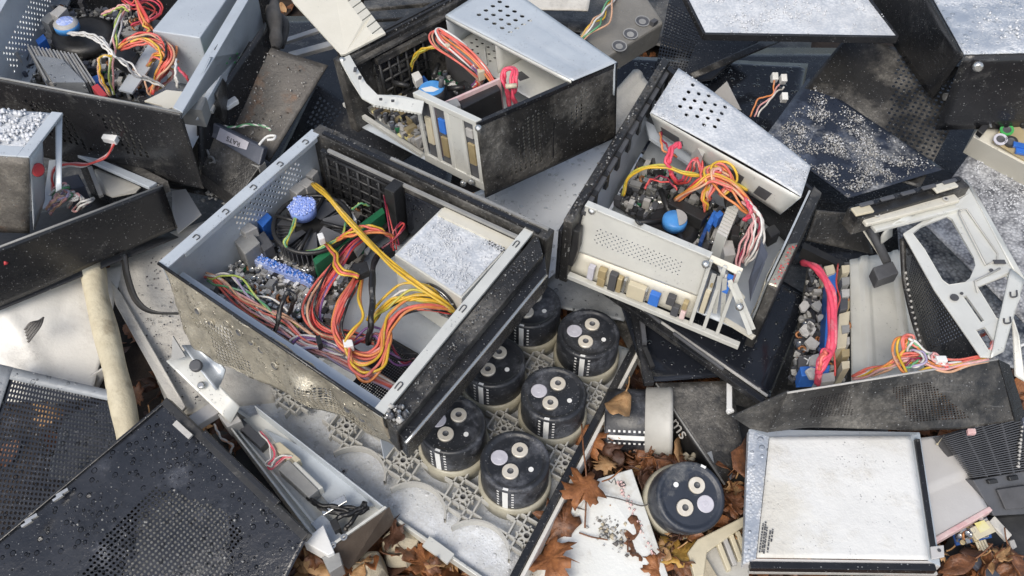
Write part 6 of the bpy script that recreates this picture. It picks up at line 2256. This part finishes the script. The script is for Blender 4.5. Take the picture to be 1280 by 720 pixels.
# other things bottom right
t = thing('grey_plastic_sheet', P(1190, 600, .03), 'smooth pale grey plastic cover tucked behind the white screen sheet', 'plastic cover')
c = PL((1148, 548, .085), (1186, 544, .085), (1238, 634, .075), (1166, 676, .07))
MB().sheet(surf(c, .001, 6, 3, lambda u, v: .006 * (v > .5)), 14, 24, 'greypanel').build('sheet', t, solid=.004)
mb = MB()
strip(mb, P(1167, 676, .068), P(1239, 635, .072), .006, .014, 'pinkstain')
mb.build('lower_edge', t, bevel=.001)
MB().tube(spline(PL((1171, 556, .09), (1175, 550, .092), (1180, 544, .094))), .0015, 'bamboo', 5).build('twig_stain', t)
t = thing('vent_grille', P(1240, 580, .03), 'black slatted plastic housing at the lower right edge', 'plastic housing')
Vq = Fr(P(1218, 598, .09), P(1310, 585, .09), P(1310, 505, .12), P(1180, 545, .115))
mb = MB()
for k in range(24):
    v = .02 + k * .041
    Vq.block(mb, .0, 1.0, v, v + .019, .0, -.008, 'dgrey')
for u in (.18, .36, .54, .72):
    Vq.block(mb, u, u + .02, .0, 1.0, -.002, -.012, 'dgrey')
Vq.block(mb, 0, 1, 0, 1, -.022, -.024, 'ink')
mb.build('slats', t)
mb = MB()
for k in range(14):
    mb.oct(Vq.at(.60 + .012 * k, .1 + .065 * k, .002), .003, 'lgrey', rr)
Vq.block(mb, .72, 1, .2, 1.0, .004, -.004, 'bluegrey')
mb.build('side_strip', t)
mb = MB()
K = Fr(P(1242, 645, .06), P(1330, 640, .06), P(1330, 580, .085), P(1216, 600, .088))
mb.prism(K.quad(0, 1, 0, 1, 0), -K.n * .02, 'dgrey')
K.block(mb, .18, 1, .15, .68, .004, .0005, 'ink')
for u in (.12, .35, .58):
    K.block(mb, u, u + .1, .84, .95, .006, .0005, 'black_plastic')
mb.build('lower_body', t, bevel=.001)
mb = MB()
mb.box(P(1214, 540, .125), V((.005, 0, 0)), V((0, .003, .001)), V((0, 0, .003)), 'pinkstain')
tag(mb.build('plastic_chip', bevel=.001), 'tiny pink chip on the black slatted housing', 'plastic chip')
t = thing('circuit_board', P(1205, 665, .02), 'small blue circuit board with a yellow label, below the grey cover', 'circuit board')
K = Fr(P(1196, 682, .05), P(1240, 672, .05), P(1232, 640, .055), P(1188, 655, .055))
MB().prism(K.quad(0, 1, 0, 1, 0), -K.n * .003, 'pcbblue').build('board', t)
mb = MB()
K.pblock(mb, [(1212, 660), (1236, 650), (1246, 664), (1222, 675)], .010, .0, 'slotcream')
lbx = mb.build('component', t, bevel=.001)
mb = MB()
K.pblock(mb, [(1218, 654), (1230, 650), (1238, 660), (1226, 666)], .0108, .0102, 'yellowlabel')
mb.build('yellow_label', lbx)
comps(K, [(1196, 680), (1236, 672), (1230, 642), (1190, 656)], .0, 40, 3, t, ('ink', 'lgrey', 'chrome', 'brass'), .008, .005)
MB().lathe(K.px(1205, 667, .001), K.n, [(.005, 0), (.005, .001), (.0025, .001)], ['chrome', 'chrome', 'ink'], 12).build('mounting_hole', t)
for pts, mt, lb, nm in ((((1218, 672, .045), (1226, 690, .04), (1234, 704, .03)), 'slotcream', 'bundle of cream ribbon ends beside the small blue circuit board', 'ribbon_stub'),):
    t = thing(nm, P(1226, 690, .02), lb, 'ribbon')
    for k in range(4):
        MB().tube(spline([P(x + 3 * k, y - 1.5 * k, z) for x, y, z in pts]), .0018, mt, 5).build('strand', t)
mb = MB()
strip(mb, P(1216, 694, .03), P(1246, 724, .03), .016, .008, 'bluegrey')
tag(mb.build('plastic_strip', bevel=.001), 'blue grey plastic strip at the bottom edge right of the screen panel', 'plastic strip')
mb = MB()
strip(mb, P(1240, 648, .052), P(1262, 672, .045), .012, .006, 'styro')
tag(mb.build('plastic_strip', bevel=.001), 'beige strip end beside the black slatted housing', 'plastic strip')
for q, lb, mt in (([(1242, 690, .035), (1254, 686, .035), (1262, 696, .03), (1250, 698, .03)], 'pinkish white shard among the dark debris, lower right edge', 'pinkstain'), ([(1262, 676, .035), (1268, 674, .035), (1272, 684, .03), (1265, 688, .03)], 'small white shard nearest the right edge below the slatted housing', 'lgrey')):
    mb = MB()
    plate(PL(*q), .004, mt, mb)
    tag(mb.build('plastic_shard', bevel=.001), lb, 'shard')
panel('dark_sheet', [(1170, 700, .012), (1300, 720, .01), (1300, 640, .03), (1200, 650, .025)], 'black_plastic', .002, 'dark sheet under the debris at the lower right corner', 'plastic sheet', .004, 14, 90)

panel('pale_sheet', [(150, 740, .03), (290, 760, .03), (285, 590, .045), (190, 570, .05)], 'paper', .003, 'pale sheet under the big perforated sheet, glimpsed through its holes', 'plastic sheet', .003, 9, 93)
panel('pale_sheet', [(60, 600, .03), (150, 600, .03), (140, 500, .05), (80, 520, .05)], 'silver_dark', .003, 'grey sheet under the mesh sheet at the left edge', 'plastic sheet', .003, 9, 94)

# ================================================================== lower middle
t = thing('torn_white_sheet', P(740, 660, .0), 'dirty white torn metal panel lying on the leaves, bottom centre', 'metal panel')
out = PL((748, 598, .055), (790, 586, .055), (838, 728, .035), (838, 760, .03), (650, 760, .02), (640, 724, .02), (664, 712, .022), (682, 690, .03), (700, 640, .045), (720, 628, .048))
mb = MB()
plate(out, .004, 'whitedirty', mb)
mb.build('sheet', t, bevel=.001)
up = frame_n(out)
mb = MB()
rz = random.Random(12)
for k in range(46):
    s_ = rz.random() ** 1.3
    p = P(776 + 44 * s_ + rz.uniform(-6, 2), 602 + 96 * s_, .0528 - .0135 * s_ ) + up * .001
    mb.oct(p, rz.uniform(.001, .0032), 'pinkstain', rz)
mb.build('pink_flakes', t, kind='stuff')
mb = MB()
for k in range(90):
    mb.oct(P(rz.gauss(764, 12), rz.gauss(664, 13), .043) + up * .001, rz.uniform(.001, .0045), rz.choice(('stone', 'grit', 'wooddark', 'lgrey')), rz)
mb.build('dirt_crumbs', t, kind='stuff')
mb = MB()
for pts in ([(760, 600), (764, 604), (768, 598), (770, 606)], [(774, 606), (780, 603), (782, 607), (776, 609), (774, 606)]):
    mb.tube([P(x, y, .0535) + up * .001 for x, y in pts], .0007, 'ink', 5)
mb.build('scribble', t)
t = thing('broken_bracket', P(895, 690, .0), 'broken beige plastic bracket corner left of the screen panel', 'plastic bracket')
mb = MB()
plate(PL((860, 690, .05), (872, 674, .052), (932, 644, .056), (938, 652, .055), (884, 690, .05), (880, 720, .045), (868, 722, .045)), .01, 'slotcream', mb)
mb.build('arm', t, bevel=.0015)
mb = MB()
for k in range(4):
    strip(mb, P(898 + 8 * k, 676 - 4 * k, .05), P(912 + 7 * k, 712 - 6 * k, .04), .006, .008, ('slotcream', 'lgrey', 'slotcream', 'bamboo')[k])
strip(mb, P(872, 694, .045), P(894, 730, .04), .016, .010, 'stone')
mb.build('rib', t, bevel=.001)
mb = MB()
plate(PL((880, 690, .035), (936, 668, .04), (936, 730, .03), (876, 740, .03)), .003, 'lattice', mb)
mb.build('back_plate', t)
for x, y, s_, lb in ((500, 676, .030, 'pale broken stone beside the tray lip, bottom'), (458, 712, .034, 'pale stone at the bottom edge left of the other stone')):
    mb = MB()
    rs = random.Random(x)
    p0 = P(x, y, .03)
    pts = [V((rs.uniform(.7, 1) * s_ * math.cos(a), rs.uniform(.7, 1) * s_ * math.sin(a), 0)) for a in (0, .9, 1.9, 2.9, 4.0, 5.1)]
    lo = [p0 + q - V((0, 0, .03)) for q in pts]
    hi = [p0 + q * .85 + V((0, 0, rs.uniform(-.003, .005))) for q in pts]
    i, j = mb.add(lo), mb.add(hi)
    mi = mb.m('stone')
    for k in range(6):
        mb.face([i + k, i + (k + 1) % 6, j + (k + 1) % 6, j + k], mi)
    kk = mb.add([p0 + V((.003, 0, .012))])
    for k in range(6):
        mb.face([j + k, j + (k + 1) % 6, kk], mi)
    tag(mb.build('stone', bevel=.004), lb, 'stone')

# long slim chassis
t = thing('slim_chassis', P(390, 610, .02), 'long slim steel chassis with a grey module and black wires, beside the perforated cover', 'chassis')
H = Fr(P(278, 520, .095), P(408, 690, .085), P(484, 636, .085), P(318, 506, .095))
mb = MB()
H.block(mb, 0, 1, 0, 1, -.024, -.026, 'pale')
mb.build('floor', t)
mb = MB()
H.block(mb, -.02, 1, -.03, .02, .0, -.034, 'pale')
H.block(mb, 0, 1, .1, .16, -.012, -.016, 'pale')
mb.build('left_wall', t, bevel=.001)
mb = MB()
H.block(mb, .0, 1, .985, 1.01, -.002, -.028, 'steel')
mb.build('right_wall', t, bevel=.0008)
mb = MB()
mb.prism([H.at(.985, .0, .003), H.at(1.0, -.0, .003), H.at(1.0, 1.0, .003), H.at(.985, 1.0, .003)], H.n * .0015, 'pale')
mb.build('end_rim', t, bevel=.0005)
mb = MB()
mb.prism([H.at(1.003, .0, .002), H.at(1.003, 1.0, .002), P(492, 654, .045), P(436, 712, .04)], V((.002, .002, 0)), 'brownboard')
mb.build('brown_end', t)
mb = MB()
H.pblock(mb, [(378, 676), (404, 656), (418, 690), (410, 694)], .008, -.02, 'white')
mb.build('white_block', t, bevel=.001)
mb = MB()
H.pblock(mb, [(402, 696), (424, 690), (428, 706), (412, 716)], .0, -.03, 'grey')
mb.build('grey_foot', t, bevel=.001)
mb = MB()
H.pblock(mb, [(347, 586), (360, 574), (398, 612), (386, 622)], -.002, -.022, 'grey')
H.pblock(mb, [(360, 574), (364, 571), (404, 609), (398, 612)], -.004, -.02, 'pale')
md = mb.build('grey_module', t, bevel=.001)
mb = MB()
H.pblock(mb, [(292, 528), (302, 522), (334, 552), (326, 560)], -.010, -.03, 'dgrey')
mb.build('dark_module', t, bevel=.001)
mb = MB()
H.pblock(mb, [(336, 556), (350, 552), (376, 574), (366, 580)], -.004, -.02, 'slotcream')
mb.build('cream_connector', t, bevel=.001)
mb = MB()
H.pblock(mb, [(272, 518), (292, 512), (302, 526), (284, 534)], .006, -.02, 'lgrey')
mb.build('end_block', t, bevel=.001)
wires(t, fw(H, [(386, 622, -.012), (400, 630, -.006), (420, 636, -.004), (444, 640, -.006), (460, 634, -.008)]), ['black'] * 4, .003, .004, .002)
wires(t, fw(H, [(418, 650, -.006), (432, 642, .0), (448, 634, .0), (456, 628, -.006), (440, 652, -.004), (432, 664, -.01)]), ['black', 'black'], .0032, .003, .001)
wires(t, fw(H, [(324, 540, -.005), (334, 556, .0), (338, 572, -.004), (334, 580, -.006), (340, 584, -.004), (352, 574, -.002), (366, 572, -.004)]), ['pink', 'white', 'hotpink'], .0013, .004, .003)
wires(t, PL((268, 530, .085), (276, 545, .08), (290, 556, .07), (286, 570, .06)), ['peach', 'white'], .0016, .002, .001)
mb = MB()
strip(mb, H.px(402, 640, -.006), H.px(432, 622, .002), .010, .003, 'chrome')
strip(mb, H.px(396, 648, -.012), H.px(420, 676, -.01), .018, .003, 'steel')
H.pblock(mb, [(412, 652), (420, 646), (426, 660), (418, 664)], .0, -.02, 'black_plastic')
mb.build('inner_bracket', t, bevel=.0006)
for x, y in ((416, 682), (430, 672), (430, 590)):
    MB().lathe(H.px(x, y, .004 if x < 440 and y > 600 else -.02), H.n, [(.004, 0), (.004, .0015), (.002, .0015), (.002, .0005)], ['chrome', 'chrome', 'ink'], 12).build('screw', t)
mb = MB()
mb.prism(fw(H, [(330, 536, -.021), (380, 560, -.021), (470, 632, -.021), (420, 640, -.021)]), -H.n * .002, 'steel')
mb.build('inner_plate', t)
panel('dark_plate', [(262, 545, .04), (410, 712, .03), (450, 690, .02), (300, 530, .03)], 'black_plastic', .002, 'dark sheet in the gap between the perforated cover and slim chassis', 'plastic sheet', .003, 9, 91)

CR = ('dgrey', 'dgrey', 'black_plastic', 'wooddark')
grains('crumbs', [G.px(x, y, .0) for x, y in ((484, 522), (496, 536), (676, 316), (670, 296))], 420, .0004, .0017, 'grey', 41, 'grey crumbs strewn along the front bezel of the central case', more=CR, cat='crumbs')
grains('crumbs', [G.at(.05, .99, .003), G.at(1.02, .99, .003), G.at(1.02, 1.045, .003), G.at(.05, 1.045, .003)], 420, .0004, .0022, 'grey', 42, 'grey crumbs strewn along the far beam of the central case', more=CR, cat='crumbs')
grains('crumbs', [E.at(-.07, -.1, .004), E.at(-.028, -.1, .004), E.at(-.028, 1, .004), E.at(-.07, 1, .004)], 260, .0004, .0022, 'grey', 43, 'grey crumbs on the left rail of the case with the dotted panel', more=CR, cat='crumbs')
grains('crumbs', PL((292, 505, .025), (600, 715, .025), (640, 680, .025), (400, 500, .025)), 1500, .0003, .0016, 'lgrey', 44, 'fine pale crumbs sprinkled over the plate of the capacitor tray', more=('frost', 'grit', 'dgrey', 'grey'), cat='crumbs')
grains('crumbs', PL((214, 512, .129), (376, 668, .118), (330, 800, .07), (60, 660, .09)), 800, .0004, .0022, 'grey', 45, 'crumbs and dried drops on the large wet perforated sheet', more=('dgrey', 'dgrey', 'black_drop', 'black_drop'), cat='crumbs')
grains('crumbs', [D.at(-.04, 0, .006), D.at(.01, 0, .006), D.at(.01, 1, .006), D.at(-.04, 1, .006)], 260, .0005, .0024, 'grey', 46, 'grey crumbs along the far beam of the top middle case', more=CR, cat='crumbs')
grains('crumbs', PL((150, 330, .085), (235, 300, .08), (275, 505, .045), (215, 505, .045)), 500, .0004, .002, 'grey', 47, 'grey crumbs lying on the dusty grey board', more=CR, cat='crumbs')
grains('crumbs', PL((268, 160, .208), (330, 190, .182), (400, 90, .258), (320, 62, .275)), 260, .0004, .002, 'lgrey', 48, 'pale crumbs stuck to the rust stained steel plate', more=('grit', 'brownboard'), cat='crumbs')

# ================================================================== leaves one can tell apart
def leaf(px, py, z, s, yaw, kind, mi, label, tx=0, ty=0, group=None, seed=0, stem=True):
    rnd = random.Random(seed + int(px * 7 + py))
    mb = MB()
    leaf_mesh(mb, P(px, py, z), s, yaw, tx, ty, LEAF[mi], kind, rnd, stem, .22)
    return tag(mb.build('leaf', solid=.0006), label, 'leaf', group)


leaf(774, 506, .100, .046, 2.7, 'oval', 2, 'large tan oval leaf leaning against the side rail of the tray', .35, -.1)
leaf(730, 612, .072, .050, 2.0, 'maple', 1, 'orange maple leaf lying half over the corner of the dirty white panel', .15, .1)
leaf(848, 692, .04, .042, .6, 'maple', 4, 'yellow maple leaf below the tilted loose capacitor', -.2, .1)
leaf(938, 590, .06, .070, .3, 'oval', 0, 'long brown curled leaf against the left frame of the screen panel', .1, .9)
leaf(690, 700, .045, .055, 3.6, 'maple', 1, 'rusty orange leaf left of the dirty white panel at the bottom', .3, .2)
leaf(700, 655, .045, .05, 1.2, 'maple', 0, 'brown leaf between the tray rail and the dirty white panel', .2, -.4)
leaf(530, 704, .02, .045, .9, 'maple', 1, 'orange leaf under the front lip of the tray', .2, .3)
leaf(735, 548, .05, .05, 4.0, 'maple', 1, 'orange brown leaf beside the dark tray rail, above the maple leaf', .3, .5)
leaf(400, 706, .035, .040, 1.0, 'oval', 2, 'tan leaf under the white end of the slim chassis', .3, .2)
rg = random.Random(77)
spots = []
for x0, x1, y0, y1, n in ((700, 830, 540, 592, 40), (690, 745, 560, 650, 14), (650, 700, 640, 716, 16), (800, 860, 560, 620, 16), (790, 870, 660, 710, 18), (890, 945, 560, 660, 18), (490, 620, 665, 716, 22), (1170, 1275, 690, 720, 16), (740, 800, 500, 560, 14), (385, 470, 690, 718, 10), (170, 215, 470, 540, 8), (255, 300, 540, 580, 6)):
    for k in range(n):
        spots.append((rg.uniform(x0, x1), rg.uniform(y0, y1)))
for x, y in spots:
    rail_x = 652 + (700 - y) * .55
    if 440 < y and 600 < x < rail_x + 16:
        continue
    if 440 < x < 640 and y < 640 + (x - 480) * .64 + 16:
        continue
    leaf(x, y, rg.uniform(.012, .03) if 640 < x < 705 and y > 635 else rg.uniform(.018, .05), rg.uniform(.020, .038), rg.uniform(0, 6.3), rg.choice(('maple', 'maple', 'oval')), rg.choice((0, 0, 0, 1, 2, 2, 3, 3)), 'curled brown leaf lying in the drift between the scrap', rg.gauss(0, .6), rg.gauss(0, .6), 'leaves drifted between the scrap', int(x), rg.random() < .5)
# stalks
mb = MB()
mb.tube(spline(PL((731, 660, .05), (733, 600, .07), (729, 560, .08), (727, 530, .08))), .0012, LEAF[0], 5)
tag(mb.build('leaf_stalk'), 'long thin leaf stalk standing beside the orange maple leaf', 'stalk')
mb = MB()
mb.tube(spline(PL((752, 619, .06), (775, 624, .058), (800, 632, .055), (812, 630, .055))), .0009, 'wooddark', 5)
tag(mb.build('leaf_stalk'), 'dark curved stalk across the top of the dirty white panel', 'stalk')

# ================================================================== light
w = bpy.data.worlds.new('World')
S.world = w
w.use_nodes = True
nt = w.node_tree
bg = nt.nodes['Background']
sky = nt.nodes.new('ShaderNodeTexSky')
sky.sky_type = 'NISHITA'
sky.sun_disc = False
SUN_EL, SUN_AZ = R(48), R(205)      # azimuth clockwise from +y
sky.sun_elevation = SUN_EL
sky.sun_rotation = SUN_AZ
sky.air_density = 1.0
sky.dust_density = 2.0
sky.ozone_density = 1.0
hs = nt.nodes.new('ShaderNodeHueSaturation')
hs.inputs['Saturation'].default_value = .72
nt.links.new(sky.outputs[0], hs.inputs['Color'])
nt.links.new(hs.outputs[0], bg.inputs[0])
bg.inputs[1].default_value = .14
sl = bpy.data.lights.new('sun', 'SUN')
sl.energy = 1.8
sl.angle = R(30)
sl.color = (1, .93, .82)
so = bpy.data.objects.new('sun', sl)
COL.objects.link(so)
dirv = V((math.sin(SUN_AZ) * math.cos(SUN_EL), math.cos(SUN_AZ) * math.cos(SUN_EL), math.sin(SUN_EL)))
so.rotation_euler = dirv.to_track_quat('Z', 'Y').to_euler()
S.view_settings.view_transform = 'Standard'
S.view_settings.look = 'None'
S.view_settings.exposure = .42
S.view_settings.gamma = 1
